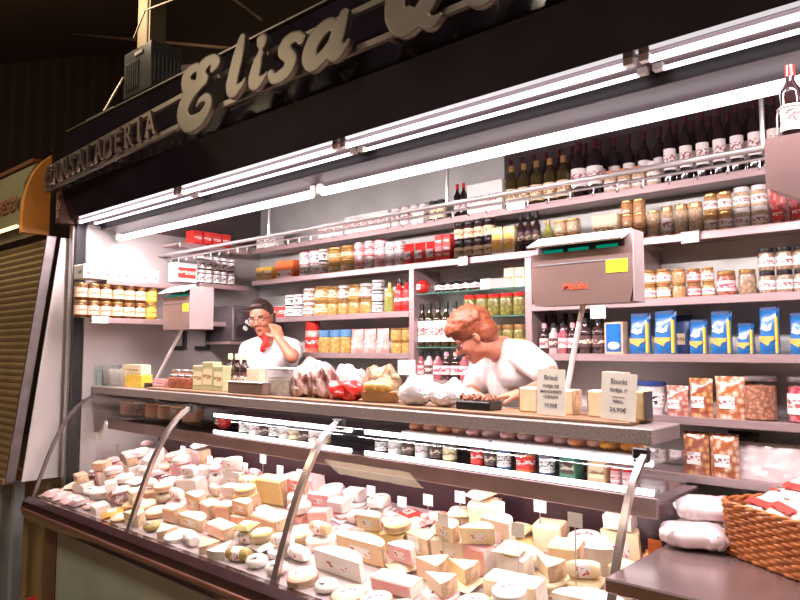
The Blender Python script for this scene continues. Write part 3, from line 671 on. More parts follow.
# ---- fourth shelf right bay
fill([B_d16, B_pink, B_w16], (.06, .06, .16), 536, 574, 4, 3.01, SP, .15, 'small bottle in the front row below the large scale, {o} of four', 'bottle', 'small bottles below the scale')
fill(B_dark, (.06, .06, .2), 536, 600, 6, 3.10, SP, .2, 'dark bottle in the back row below the large scale, {o} of six', 'bottle', 'dark bottles below the scale')
fill(B_dark, (.06, .06, .2), 575, 602, 2, 3.01, SP, .17, 'dark bottle in front, left of the blue pasta packets, {o}', 'bottle', 'dark bottles by the pasta')
blue = mat('blue_packet', (.015, .17, .50), .3, 0, .2, 12, coat=.5); navy = mat('navy_print', (.05, .10, .25), .4, 0, .2, 30)
org = mat('orange_badge', (.92, .50, .12), .4, 0, .1, 30)
def pasta(h=.19, wd=.105, d=.06, seed=1):
    b = MB().pillow(wd, h, d, 10, 12, amp=.002, seed=seed, px=5., py=3.)
    bd = MB().prism([(-.036, .075), (.036, .075), (.036, .060), (.016, .052), (.006, .036), (-.012, .045), (-.034, .055)], -d / 2 - .003, -d / 2 + .006, 'y')
    ys = MB().box(wd / 2 - .014, wd / 2 - .002, -d / 2 + .004, -d / 2 + .02, .006, h * .8, .002)
    lg = MB().prism([(-.030, .105), (-.012, .128), (.004, .112), (.028, .130), (.022, .100), (.0, .094)], -d / 2 - .002, -d / 2 + .010, 'y')
    tp = MB().box(-wd * .42, wd * .42, -.009, .009, h * .93, h * 1.03, .002)
    return N('pasta_packet', b, blue, [N('badge', bd, org, smooth=False), N('side_stripe', ys, yelm), N('logo', lg, white, smooth=False), N('folded_top', tp, navy)])
pp = [pasta(seed=k) for k in range(3)]
for i, (x0, x1, h, lb) in enumerate([(625, 648, .185, 'big blue pasta packet, leftmost of the row'), (649, 674, .195, 'big blue pasta packet, second in the row, with yellow side'), (685, 705, .15, 'short dark blue pasta packet after the gap'),
     (706, 730, .182, 'tall blue pasta packet just right of the short dark one'), (733, 752, .13, 'shortest blue pasta packet with pale top'), (755, 778, .195, 'tallest blue pasta packet right of the shortest one'), (786, 808, .165, 'blue pasta packet cut by the right edge')]):
    X0, X1 = atx(x0, 3, SP + .1), atx(x1, 3, SP + .1)
    put(pp[i % 3], ((X0 + X1) / 2, 3.05, SP), lb + ' on the fourth shelf', 'pasta packet', 'blue pasta packets', rz=-.12, s=((X1 - X0) / .112, 1.1, h / .195))
put(N('spaghetti_box', MB().box(-.045, .045, -.03, .03, 0, .15, .002), mat('tan_card', (.72, .50, .34), .5, 0, .1, 20), [N('blue_face', MB().box(-.036, .036, -.0315, -.029, .012, .14), blue, smooth=False), N('label', MB().ell((0, -.031, .04), (.03, .002, .018)), white)]), (atx(612, 3, SP), 3.05, SP), 'small tan box with blue face and white oval, left of the packets', 'box')
put(P_bag(navy, L_cream), (atx(680, 3.12, SP), 3.14, SP), 'dark packet standing behind the gap between the pasta packets', 'packet', s=(.9, 1, 1.1))
# ---- candy shelf
tub = N('tub', MB().lathe([(.05, 0), (.056, .12)], n=24), mat('clear_tub', (.70, .70, .72), .2, 0, .1, 20, coat=.5), [N('lid', MB().lathe([(.06, .12), (.06, .135), (.055, .138)], n=24), mat('navy_lid', (.03, .06, .22), .3, 0, .1, 20)), N('label', MB().lathe([(.0545, .03), (.057, .09)], n=24, cap=False), L_whb)])
put(tub, (atx(652, 3.08, SCN), 3.08, SCN), 'pale tub with navy blue lid at the left of the candy shelf', 'tub', s=1.05)
bs = [('pink_snacks', (.80, .50, .44), (.40, .14, .10)), ('gold_snacks', (.70, .42, .16), (.30, .08, .05)), ('mixed_candy', (.85, .62, .48), (.42, .14, .05))]
bm = [mat(a, b, .2, 0, c2=c, scale=42, coat=1, bump=.5, kind='cells') for a, b, c in bs]
for i, (x0, x1, h, k, lb) in enumerate([(661, 684, .13, 0, 'slumped pinkish snack bag right of the blue-lidded tub'), (684, 709, .165, 1, 'golden snack bag in the middle of the candy shelf'), (710, 742, .175, 2, 'big bag of mixed sweets left of the nut jar')]):
    X0, X1 = atx(x0, 3, SCN + .1), atx(x1, 3, SCN + .1)
    put(P_bag(bm[k], L_white), ((X0 + X1) / 2, 3.06, SCN), lb, 'bag', 'snack bags on the candy shelf', s=((X1 - X0) / .12, 1.2, h / .16), rz=-.1)
big = jar('j', nuts, steel, None, r=.06, h=.18, glassy=clear, lidh=.02)
put(big, (atx(761, 3.07, SCN), 3.075, SCN), 'tall clear glass jar full of pinkish peanuts', 'jar', s=(1.06, 1.06, 1))
put(jar('j', candy, steel, L_white, r=.06, h=.18, glassy=clear, lidh=.02), (atx(805, 3.07, SCN), 3.08, SCN), 'tall glass jar of red sweets at the right edge of the picture', 'jar')
put(P_bag(bm[1], L_dark), (atx(742, 3.15, SCN), 3.17, SCN), 'dark golden bag behind the gap left of the peanut jar', 'bag')
# ---- lowest shelf
for i, (x0, x1, lb) in enumerate([(679, 706, 'clear snack bag with label on the lowest shelf, left one'), (706, 736, 'clear snack bag with label on the lowest shelf, right one')]):
    X0, X1 = atx(x0, 3, SLW + .1), atx(x1, 3, SLW + .1)
    put(P_bag(bm[1 + i], L_white), ((X0 + X1) / 2, 3.05, SLW), lb, 'bag', 'snack bags on the lowest shelf', s=((X1 - X0) / .12, 1.2, 1.12))
put(P_bag(blkj, L_dark), (atx(742, 3.1, SLW), 3.13, SLW), 'dark bag behind the two snack bags of the lowest shelf', 'bag', s=(1, .8, 1.15))
shw = N('plastic_sheet', MB().pillow(.42, .15, .05, 14, 8, amp=.016, seed=8), mat('milky_plastic', (.74, .66, .66), .25, 0, .12, 12, coat=.5, bump=.4))
put(shw, (atx(783, 3.06, SLW), 3.09, SLW), 'crumpled milky plastic sheet on the lowest shelf at the right', 'plastic sheet')

# ---- end wall goods (shelves run in depth; items face +x)
def efill(node, dims, x0, x1, n, z, h, lab, cat, group=None, lev=1, X=-4.17, inset=.95, rz=PI / 2, depth=None):
    Y0, Y1 = aty(x0, X, z), aty(x1, X, z); sp = (Y1 - Y0) / n; wd = sp * inset
    for l in range(lev):
        for i in range(n):
            sx = wd / dims[0]; sy = sx if depth is None else depth / dims[1]; d = dims[1] * sy
            lb = lab.replace('{o}', o_(i, n))
            if lev > 1: lb = lb.replace('{l}', ('lower', 'upper')[l])
            node_ = node[i] if isinstance(node[0], list) else node
            put(node_, (X - d / 2 - .012, Y0 + sp * (i + .5), z + l * (h + .0006)), lb, cat, group, rz=rz, s=(sx, sy, h / dims[2]))
efill([J_honeyP, J_honeyP, J_honeyP, J_honey, J_honey, J_honey, J_yel], JD, 77, 160, 7, 1.795, .105, 'honey jar with square label, {l} row, {o} on the left end wall', 'jar', 'honey jars on the end wall', lev=2)
lp = printed('packet_print', (.88, .86, .86), (.15, .35, .62), .1, .9, .56, (25, 25, 40))
efill(carton('flat_packet', lp, L_white, h=.07, lo=.1, hi=.6), (.08, .06, .07), 84, 160, 4, 2.035, .085, 'long pale packet with blue print on the end wall, {o}', 'packet', 'pale packets on the end wall', depth=.14, inset=.98)
efill(carton('carton', white, L_red), CD, 176, 199, 1, 2.06, .13, 'white carton with red spot left of the black and white jars', 'carton', None, depth=.1)
efill(J_bw, JD, 200, 237, 5, 2.06, .095, 'round-labelled black and white jar on the end wall, {l} row, {o}', 'jar', 'round label jars', lev=2)
efill(C_red, CD, 194, 232, 4, SW - .01, .10, 'red box on the top end wall shelf, {o} of four', 'box', 'red boxes in the top corner', depth=.1)
fill(C_yel2, CD, 254, 270, 2, 3.02, SA, .10, 'small yellow carton in the corner of the second shelf, {o}', 'carton', 'yellow corner cartons', rz=0, depth=.06)
# dark oven in the corner
ov = empty('small_oven', (-4.38, 2.79, 1.66)); tag(ov, 'small dark oven in the corner behind the man', 'oven')
obj('oven_body', MB().box(0, .30, 0, .40, .0, .25, .008).mesh('oven_body', dsteel), ov)
obj('oven_door', MB().box(.301, .312, .02, .30, .03, .23, .003).mesh('oven_door', mat('oven_glass', (.05, .04, .045), .1, 0, .1, 10, coat=1)), ov)
obj('oven_handle', MB().tube([(.32, .05, .215), (.335, .05, .215), (.335, .27, .215), (.32, .27, .215)], .005, 8).mesh('oven_handle', steel), ov)
obj('oven_rack', MB().box(-.0, .30, -.02, .42, -.02, 0).mesh('oven_rack', shelfm, False), ov)
dec = MB()
for k in range(6): dec.ell((.313, .12 + .03 * math.cos(k), .12 + .035 * math.sin(k * 1.3)), (.003, .016, .016))
obj('white_emblem', dec.mesh('white_emblem', white), ov)
# black wall brackets under the left scale
for k, px in enumerate((186, 209)):
    y = aty(px, XL + .03, 1.7)
    o = obj('wall_bracket', MB().box(0, .03, -.012, .012, 0, .14, .003).box(0, .03, -.10, -.0125, 0, .028, .003).mesh('wall_bracket', blk), None, (XL + .001, y, 1.60))
    tag(o, 'black L-shaped bracket on the end wall, %s one' % ('left', 'right')[k], 'bracket', 'black brackets')

# ---- price cards hooked on the shelves
def pcard(px, py, Y, wd, h, lab, m=white):
    p = at(px, py, Y); o = obj('price_card', MB().box(-wd / 2, wd / 2, -.0015, .0015, -h / 2, h / 2).mesh('price_card', m, False), None, p); tag(o, lab, 'price card', 'white shelf cards'); return o
pcard(418, 218, 2.985, .085, .07, 'white card on the top shelf edge above the red cartons')
pcard(516, 204, 2.985, .11, .06, 'white card on the top shelf edge above the dark bottles')
pcard(598, 312, 2.985, .075, .06, 'pale card on the shelf edge under the right end of the scale')
pcard(690, 237, 2.985, .075, .05, 'white card on the second shelf edge under the tall bean jars')
pcard(463, 281 - 20, 2.985, .06, .05, 'white card on the second shelf edge above the dark jars')
pcard(485, 284, 2.985, .06, .055, 'white card on the upper glass shelf')
o = obj('price_card', MB().box(-.0015, .0015, -.05, .05, -.022, .022).mesh('price_card', white, False), None, (-4.165, aty(100, -4.165, 1.78), 1.785)); tag(o, 'white card under the honey jars on the end wall', 'price card', 'white shelf cards')

# ================================================================== REFRIGERATED GLASS CASE
CX0, CX1 = -4.385, -.79
GP = [(1.606, .70), (1.618, .735), (1.631, .775), (1.648, .83), (1.668, .885), (1.697, .97), (1.731, 1.055), (1.772, 1.135), (1.818, 1.212), (1.86, 1.258), (1.905, 1.295), (1.95, 1.322)]
case = empty('display_case'); tag(case, 'long refrigerated glass case full of cheese with a curved glass front', 'display case')
bump = mat('dark_bumper', (.045, .018, .02), .25, .2, .15, 10, coat=.8)
obj('bumper', MB().prism([(1.61, .738), (1.578, .715), (1.568, .675), (1.575, .635), (1.60, .605), (1.73, .60), (1.73, .738)], CX0 - .02, CX1 + .02, 'x').mesh('bumper', bump), case)
obj('bumper_strip', MB().box(CX0 - .02, CX1 + .02, 1.562, 1.574, .668, .682, .003).mesh('bumper_strip', mat('reddish_chrome', (.50, .26, .24), .25, .8, .1, 5)), case)
obj('base_panel', MB().box(-4.20, CX1, 1.70, 1.725, .13, .60).mesh('base_panel', mat('pale_base_panel', (.36, .42, .37), .45, 0, .08, 3), False), case)
obj('end_base_panel', MB().box(CX0, -4.215, 1.70, 1.725, .13, .60).mesh('end_base_panel', mat('brown_base', (.16, .085, .045), .5, 0, .15, 5), False), case)
obj('plinth', MB().box(CX0 + .03, CX1 - .03, 1.78, 2.40, 0, .13).mesh('plinth', blk, False), case)
obj('case_end', MB().prism([(1.726, .13), (2.46, .13), (2.46, 1.0), (2.42, .72), (1.731, .72)], CX0, CX0 + .02, 'x').mesh('case_end', dsteel, False), case)
obj('case_end', MB().prism([(1.726, .13), (2.46, .13), (2.46, 1.0), (2.42, .72), (1.731, .72)], CX1 - .02, CX1, 'x').mesh('case_end', dsteel, False), case)
DS, DZ0, DY0 = math.atan2(.15, .70), .742, 1.70
deckm = mat('deck_steel', (.62, .54, .54), .35, .4, .05, 6)
def deck_z(y): return DZ0 + (y - DY0) * math.tan(DS)
obj('deck', MB().prism([(1.64, .738), (1.70, .742), (2.40, .892), (2.40, .872), (1.70, .722), (1.64, .72)], CX0 + .022, CX1 - .022, 'x').mesh('deck', deckm, False), case)
obj('case_back', MB().box(CX0 + .022, CX1 - .022, 2.405, 2.46, .60, 1.09).box(CX0 + .022, -1.16, 2.405, 2.46, 1.0905, 1.31).mesh('case_back', mat('case_dark_back', (.045, .022, .028), .3, .1, .15, 4), False), case)
FX = [CX0 + .012, -3.20, -2.085, CX1 - .014]
cg = glass('case_glass', (.97, .98, .975), .55)
for a in range(3):
    g = MB(); x0, x1 = FX[a] + .012, FX[a + 1] - .012; vs = []; fs = []
    for (y, z) in GP: vs += [(x0, y, z), (x1, y, z)]
    for i in range(len(GP) - 1): fs.append((2 * i, 2 * i + 1, 2 * i + 3, 2 * i + 2))
    g.add(vs, fs); obj('curved_glass', g.mesh('curved_glass', cg, True, 80), case)
endglass = [(y, z) for y, z in GP] + [(2.40, 1.322), (2.40, .895), (1.70, .745)]
for x in (CX0 + .002, CX1 - .003):
    obj('end_glass', MB().add([(x, y, z) for y, z in endglass], [tuple(range(len(endglass)))]).mesh('end_glass', cg, False), case)
framem = mat('frame_steel', (.55, .47, .45), .25, .85, .08, 8)
for k, x in enumerate(FX):
    f = MB(); n = len(GP); hw = .009 if k in (0,3) else .015
    vs = []; fs = []
    for (y, z) in GP: vs += [(x - hw, y - .006, z - .004), (x + hw, y - .006, z - .004), (x + hw, y + .010, z - .012), (x - hw, y + .010, z - .012)]
    for i in range(n - 1):
        a = 4 * i
        for q in range(4): fs.append((a + q, a + (q + 1) % 4, a + 4 + (q + 1) % 4, a + 4 + q))
    fs += [(3, 2, 1, 0), tuple(4 * (n - 1) + q for q in range(4))]
    obj('glass_frame', f.add(vs, fs).mesh('glass_frame', framem if k else dsteel), case)
    if 0 < k < 3:
        obj('clamp', MB().box(x - .03, x + .03, 1.93, 1.96, 1.275, 1.318, .004).mesh('clamp', blk), case)
obj('clamp', MB().box(FX[3] - .035, FX[3] + .01, 1.925, 1.95, 1.28, 1.322, .004).mesh('clamp', blk), case)
bar = emis('shelf_light', (1.0, .93, .95), 5.5)
sgl = glass('inner_shelf_glass', (.90, .93, .93), 1.0)
for (x0, x1) in ((-3.17, -2.115), (-2.055, -.82)):
    for z in (1.262, 1.176):
        s_ = obj('inner_shelf', MB().box(x0, x1, 2.062, 2.38, z - .006, z).mesh('inner_shelf', sgl, False), case)
        obj('shelf_light', MB().box(x0 + .01, x1 - .01, 2.049, 2.061, z - .011, z + .007, .003).mesh('shelf_light', bar), s_)
x0, x1 = FX[0] + .03, -3.22
obj('inner_shelf', MB().box(x0, x1, 2.062, 2.38, 1.1835, 1.1935).mesh('inner_shelf', sgl, False), case)
mauve = mat('mauve_rail', (.42, .30, .31), .35, .5, .08, 6)
obj('shelf_support_rail', MB().box(CX0 + .03, CX1 - .03, 2.05, 2.07, 1.098, 1.160, .003).mesh('shelf_support_rail', mauve), case)
obj('under_shelf_panel', MB().box(CX0 + .03, CX1 - .03, 2.072, 2.40, 1.138, 1.146).mesh('under_shelf_panel', mauve, False), case)
obj('lower_fill_tube', MB().tube([(CX0 + .1, 2.10, 1.120), (CX1 - .1, 2.10, 1.120)], .011, 10).mesh('lower_fill_tube', emis('case_fill', (1, .84, .85), 48)), case)  # unseen tube added behind the rail to brighten the cheeses
obj('service_ledge', MB().box(CX0 + .03, CX1, 2.462, 2.56, .93, .96).mesh('service_ledge', steel, False), case)

slab = empty('granite_counter', (0, 0, 0)); tag(slab, 'long grey granite counter slab over the glass case', 'counter')
gran = mat('granite', (.36, .31, .295), .3, 0, c2=(.20, .17, .165), scale=220, coat=0, spec=.25)
obj('slab', MB().box(CX0 - .01, CX1, 1.955, 2.172, 1.327, 1.374, .004).mesh('slab', gran), slab)
obj('rear_slab', MB().box(CX0 - .01, -1.02, 2.173, 2.36, 1.342, 1.373, .002).mesh('rear_slab', gran), slab)
bd = obj('wooden_board', MB().box(-3.75, -.87, 1.985, 2.165, 1.3745, 1.386, .003).mesh('wooden_board', wood), None)
tag(bd, 'long thin brown wooden board lying on the granite counter', 'board')
SZ = 1.3865; SZ0 = 1.3745
sg = empty('glass_screen'); tag(sg, 'upright glass pane with green edge at the left end of the counter', 'glass pane')
obj('pane', MB().box(CX0 + .012, CX0 + .018, 1.98, 2.30, 1.3745, 1.505).mesh('pane', clear, False), sg)
obj('green_edge', MB().box(CX0 + .012, CX0 + .018, 1.974, 1.9795, 1.3745, 1.505).mesh('green_edge', ggreen, False), sg)

# ------------------------------------------------------------------ cheeses
cols = {
 'cream': ((.90, .76, .52), (.86, .70, .45)), 'pale': ((.91, .84, .68), (.88, .78, .60)), 'white': ((.92, .89, .86), (.88, .83, .79)), 'pink': ((.88, .42, .42), (.84, .56, .54)),
 'salmon': ((.90, .50, .34), (.85, .60, .46)), 'tan': ((.82, .60, .36), (.74, .50, .28)), 'orange': ((.92, .42, .08), (.85, .34, .05)), 'red': ((.72, .10, .08), (.60, .06, .05)), 'grey': ((.42, .30, .28), (.24, .15, .15)), 'meat': ((.78, .16, .14), (.88, .55, .50)),
 'olive': ((.46, .36, .12), (.36, .28, .08)), 'yellow': ((.92, .76, .38), (.88, .68, .30))}
CM = {k: mat('cheese_' + k, a, .38, 0, c2=b, scale=25, bump=.15, coat=.25) for k, (a, b) in cols.items()}
rind = mat('rind', (.70, .50, .32), .5, 0, .2, 30); rindw = mat('white_rind', (.86, .80, .72), .6, 0, .06, 40)
Lc = printed('cheese_label', (.90, .88, .85), (.55, .10, .10), .2, .8, .55, (80, 80, 80)); Lk = printed('cheese_label_black', (.9, .88, .85), (.03, .03, .04), .2, .9, .54, (60, 60, 60))
def c_wedge(m, rm):
    k = 8; R_ = .115; A = .75; arc = [(R_ * math.cos(-A / 2 + A * i / k) - .06, R_ * math.sin(-A / 2 + A * i / k)) for i in range(k + 1)]
    body = MB().prism([(-.06, 0)] + arc, 0, .07); r_ = MB().prism([((x + .06) * 1.03 - .06, y * 1.03) for x, y in arc] + [(x, y) for x, y in arc[::-1]], 0, .0705)
    return N('cheese_wedge', body, m, [N('rind', r_, rm)])
def c_block(m, rm):
    return N('cheese_block', MB().box(-.05, .05, -.035, .035, 0, .07, .006), m, [N('rind', MB().box(-.0505, .0505, -.01, .0355, -.0005, .0, 0).box(.0501, .0525, -.034, .034, .001, .069), rm)])
def c_wheel(m, rm, lab=Lc):
    return N('round_cheese', MB().lathe([(.05, 0), (.056, .006), (.057, .04), (.05, .048), (.0, .049)], n=26, cap=False), m, [N('paper', MB().lathe([(.0, .0496), (.034, .0495)], n=24, cap=False), lab), N('band', MB().lathe([(.0575, .012), (.0582, .034)], n=26, cap=False), rm)])
def c_half(m, rm):
    k = 14; arc = [(.062 * math.cos(PI * i / k), .062 * math.sin(PI * i / k) - .02) for i in range(k + 1)]
    return N('half_cheese', MB().prism(arc, 0, .08), m, [N('rind', MB().prism([(x * 1.035, (y + .02) * 1.035 - .02) for x, y in arc] + arc[::-1], -.0005, .0805), rm), N('label', MB().box(-.028, .028, -.022, -.0202, .02, .055), Lc, smooth=False)])
def c_log(m, rm):
    pts = [(-.055 + .11 * i / 6, 0, .028) for i in range(7)]
    return N('cheese_log', MB().tube(pts, .028, 16, rs=[.020, .027, .028, .028, .028, .027, .020]), m, [N('label', MB().tube([(-.022, 0, .028), (.022, 0, .028)], .0287, 16), Lc)])
def c_pack(m, rm):
    b = MB().pillow(.11, .10, .035, 8, 8, amp=.004, seed=5, flatb=False); b.v = [(x, z - .05, y + .017) for x, y, z in b.v]
    return N('wrapped_packet', b, m, [N('label', MB().box(-.026, .026, -.02, .02, .031, .0345, .001), Lc)])
def c_bun(m, rm):
    b = MB().ell((0, 0, .03), (.045, .04, .03)); rnd = random.Random(3)
    b.v = [(x * (1 + rnd.uniform(-.05, .05)), y * (1 + rnd.uniform(-.05, .05)), z) for x, y, z in b.v]
    return N('fresh_cheese', b, m, [N('label', MB().ell((0, -.01, .052), (.02, .018, .0085)), Lk)])
def c_tray(m, rm):
    t_ = MB().box(-.055, .055, -.042, .042, 0, .012, .004); m_ = MB()
    for k in range(5): m_.ell((-.036 + .018 * k, .0, .022), (.016, .034, .012), Matrix.Rotation(.5, 3, 'Y'))
    return N('meat_tray', t_, whitep, [N('slices', m_, m)])
SH = {'wedge of cheese': (c_wedge, 'cheese'), 'block of cheese': (c_block, 'cheese'), 'small round cheese': (c_wheel, 'cheese'), 'half cheese': (c_half, 'cheese'), 'cheese log': (c_log, 'cheese'), 'wrapped packet': (c_pack, 'packet'), 'fresh cheese': (c_bun, 'cheese'), 'tray of slices': (c_tray, 'tray')}
protoc = {}
def cheese(shape, col):
    k = (shape, col)
    if k not in protoc:
        protoc[k] = SH[shape][0](CM[col], rindw if col in ('white', 'pale', 'pink') else rind)
    return protoc[k]
cname = {'cream': 'cream-coloured', 'pale': 'pale', 'white': 'white', 'pink': 'pink', 'salmon': 'salmon-coloured', 'tan': 'tan', 'orange': 'orange', 'red': 'red', 'grey': 'grey-brown', 'meat': 'marbled red', 'olive': 'olive', 'yellow': 'yellow'}
rowname = ['front row', 'second row', 'third row', 'fourth row', 'fifth row', 'back row']
rng = random.Random(21)
def bay(x0, x1, name, choose, n=(9, 9, 8, 8, 8, 7)):
    for r in range(6):
        y = 1.70 + .118 * r; nn = n[r]; sp = (x1 - x0) / nn; cnt = {}
        skip = False
        for i in range(nn):
            if skip: skip = False; continue
            sh, co = choose(r, i / nn, rng); x = x0 + sp * (i + .5) + rng.uniform(-.008, .008)
            dbl = sh in ('block of cheese', 'half cheese') and 0 < r < 5 and i < nn - 1 and rng.random() < .4
            if dbl: skip = True; x += sp / 2
            big_ = {0: 1.0, 1: 1.0, 2: 1.0, 3: 1.0, 4: 1.02, 5: 1.05}[r]
            sx = min(sp, .128) / .118 * .98; sxy = min(sx, 1.0) * big_
            hz = rng.uniform(.75, 1.25) * {0: .66, 1: .82, 2: 1.0, 3: 1.2, 4: 1.55, 5: 1.75}[r]
            if sh in ('cheese log', 'tray of slices', 'wrapped packet'): hz = 1.0
            rz = ({'wedge of cheese': rng.choice([-.3, .2, 2.8, -1.3]), 'block of cheese': rng.uniform(-.25, .25), 'half cheese': rng.uniform(-.3, .3)} if not dbl else {sh: rng.uniform(-.12, .12)}).get(sh, rng.uniform(-.5, .5))
            put(cheese(sh, co), (x, y, deck_z(y) + .001), '%s %s, %s, %s, %s bay of the glass case' % (cname[co], sh, o_(i, nn), rowname[r], name), SH[sh][1], 'goods in the %s bay of the case' % name,
                rz=rz, s=(sx * rng.uniform(.95, 1.1) * (1.75 if dbl else 1), sxy * 1.08, hz), tilt=DS * .9)
            if dbl and r < 3: continue
            if r > 0 and rng.random() < .72:      # a second piece stacked on top
                H_ = {'wedge of cheese': .071, 'block of cheese': .07, 'small round cheese': .05, 'half cheese': .081, 'cheese log': .056, 'wrapped packet': .035, 'fresh cheese': .061, 'tray of slices': .034}[sh] * hz
                s2, c2 = choose(r, i / nn, rng); s2 = 'wrapped packet' if s2 == 'tray of slices' else s2
                put(cheese(s2, c2), (x + rng.uniform(-.012, .012), y - math.sin(DS) * H_ * .9, deck_z(y) + .004 + H_), '%s %s, %s, stacked on top in the %s, %s bay' % (cname[c2], s2, o_(i, nn), rowname[r], name), SH[s2][1], 'goods stacked on top in the %s bay' % name,
                    rz=rng.uniform(-.4, .4), s=(sx * .88, sxy * .9, .72 if s2 not in ('cheese log', 'wrapped packet') else .95), tilt=DS * .9)
def ch_left(r, u, g):
    if r <= 1 and u > .6: return g.choice([('block of cheese', 'olive'), ('half cheese', 'cream'), ('wrapped packet', 'orange'), ('small round cheese', 'tan')])
    return (g.choice(['wrapped packet', 'wrapped packet', 'fresh cheese', 'small round cheese', 'cheese log', 'block of cheese']), g.choice(['white', 'white', 'pale', 'pink', 'white', 'grey', 'pink', 'salmon']))
def ch_mid(r, u, g):
    if r in (1, 2) and u < .55: return g.choice([('block of cheese', 'salmon'), ('block of cheese', 'pink'), ('block of cheese', 'salmon'), ('half cheese', 'tan')])
    if r >= 3: return (g.choice(['wrapped packet', 'tray of slices', 'small round cheese', 'half cheese', 'cheese log', 'block of cheese']), g.choice(['white', 'pink', 'pink', 'white', 'pale', 'meat', 'yellow', 'white']))
    return (g.choice(['fresh cheese', 'small round cheese', 'wedge of cheese', 'wrapped packet', 'cheese log']), g.choice(['white', 'pale', 'white', 'cream', 'tan', 'white', 'olive']))
def ch_right(r, u, g):
    if r >= 4 and u < .22: return g.choice([('tray of slices', 'meat'), ('wrapped packet', 'meat'), ('wrapped packet', 'red'), ('cheese log', 'meat'), ('fresh cheese', 'meat')])
    if r >= 4 and u > .82: return ('tray of slices', 'orange')
    if r == 0: return g.choice([('fresh cheese', 'white'), ('small round cheese', 'white'), ('fresh cheese', 'white'), ('small round cheese', 'pale'), ('small round cheese', 'salmon')])
    if r in (1, 2): return (g.choice(['wedge of cheese', 'block of cheese', 'half cheese', 'half cheese', 'small round cheese', 'wrapped packet']), g.choice(['tan', 'cream', 'cream', 'pale', 'white', 'pink', 'yellow']))
    return (g.choice(['block of cheese', 'half cheese', 'wedge of cheese', 'cheese log', 'wrapped packet', 'small round cheese']), g.choice(['cream', 'pale', 'cream', 'pale', 'white', 'pink', 'cream', 'yellow']))
bay(FX[0] + .04, FX[1] - .02, 'left', ch_left)
bay(FX[1] + .02, FX[2] - .02, 'middle', ch_mid)
bay(FX[2] + .02, FX[3] - .03, 'right', ch_right, n=(10, 9, 9, 9, 9, 9))

# price tags on picks standing among the cheeses
def pick(px, py, Y, wd, h, lab):
    p = at(px, py, Y)
    if p.x < CX0 + .08: Y = aty(px, CX0 + .10, 1.0); p = at(px, py, Y)
    zb = deck_z(Y) + .05
    r = empty('price_tag', (p.x, Y, zb)); tag(r, lab, 'price tag', 'white price tags in the glass case'); dz = p.z - zb
    if dz < .02: dz = .02
    obj('card', MB().box(-wd / 2, wd / 2, -.001, .001, dz - h / 2, dz + h / 2).mesh('card', white, False), r)
    obj('pick', MB().box(-.0015, .0015, -.0015, .0015, 0, max(.002, dz - h / 2)).mesh('pick', steel, False), r)
tags = [(326, 494, 'above the red meats'), (350, 504, 'low beside the red meats'), (371, 491, 'highest of three at the left of the right bay'), (379, 503, 'lowest of three at the left of the right bay'), (402, 502, 'alone on the cream cheeses left of centre'), (460, 497, 'left of a close pair in the right bay'), (477, 500, 'right one of a close pair in the right bay'),
        (499, 507, 'right of the close pair in the right bay'), (540, 506, 'near the orange trays of the right bay'), (518, 530, 'in front among tan cheeses, right bay'), (300, 474, 'at the right end of the middle bay'), (263, 459, 'highest in the middle bay'),
        (236, 465, 'left of the pink ham in the middle bay'), (245, 467, 'just above the pink ham in the middle bay'), (183, 450, 'at the left frame of the middle bay'), (96, 436, 'far back in the left bay'), (140, 462, 'middle of the left bay'), (156, 452, 'right end of the left bay'), (428, 500, 'right of the lone tag in the right bay'), (443, 520, 'in the middle of the right bay pile'), (575, 520, 'close to the right frame of the case'), (413, 545, 'low among the front cheeses of the right bay'), (210, 460, 'between left frame and pink ham, middle bay'), (280, 470, 'second from the right end of the middle bay'), (118, 448, 'left of centre in the left bay')]
for px, py, lb in tags:
    pick(px, py, 2.24 if py < 520 else 2.0, .05, .045, 'small white price tag ' + lb)
yy = aty(655, -.83, .99); o = obj('orange_tag', MB().box(-.02, .02, -.001, .001, -.04, .05).mesh('orange_tag', orangem, False), None, (-.83, yy, .99)); tag(o, 'small upright orange tag inside the right end of the glass case', 'tag')
# trays and tins on the inner shelves
def inner(node, dims, xs_, z, h, labs, cat, group, Y=2.09):
    for (a, b), lb in zip(xs_, labs):
        X0, X1 = atx(a, Y, z), atx(b, Y, z); sx = (X1 - X0) / dims[0]
        put(node if not isinstance(node, dict) else node[lb.split()[0]], ((X0 + X1) / 2, Y + dims[1] * min(sx, 1.4) / 2, z), lb, cat, group, s=(sx, min(sx, 1.4), h / dims[2]))
tn = lambda m, l=L_white: tin('tin', m, steel, l)
tins = {'olive': tn(olive, L_cream), 'red': tn(redm, L_red), 'dark': tn(blkj, L_dark), 'blue': tn(blue, L_whb), 'orange': tn(orangem, L_red), 'navy': tn(navy, L_whb), 'green': carton('box', mat('green_box', (.05, .22, .13), .4, 0, .1, 20), L_dark, wd=.08, dp=.08, h=.1), 'tan': carton('box', mat('tan_box', (.66, .42, .24), .5, 0, .1, 20), L_cream, wd=.08, dp=.08, h=.1), 'pink': jar('j', pinkm, redm, L_pink), 'white': tn(whitep), 'black': tn(blk, L_whb)}
IZ = 1.1765
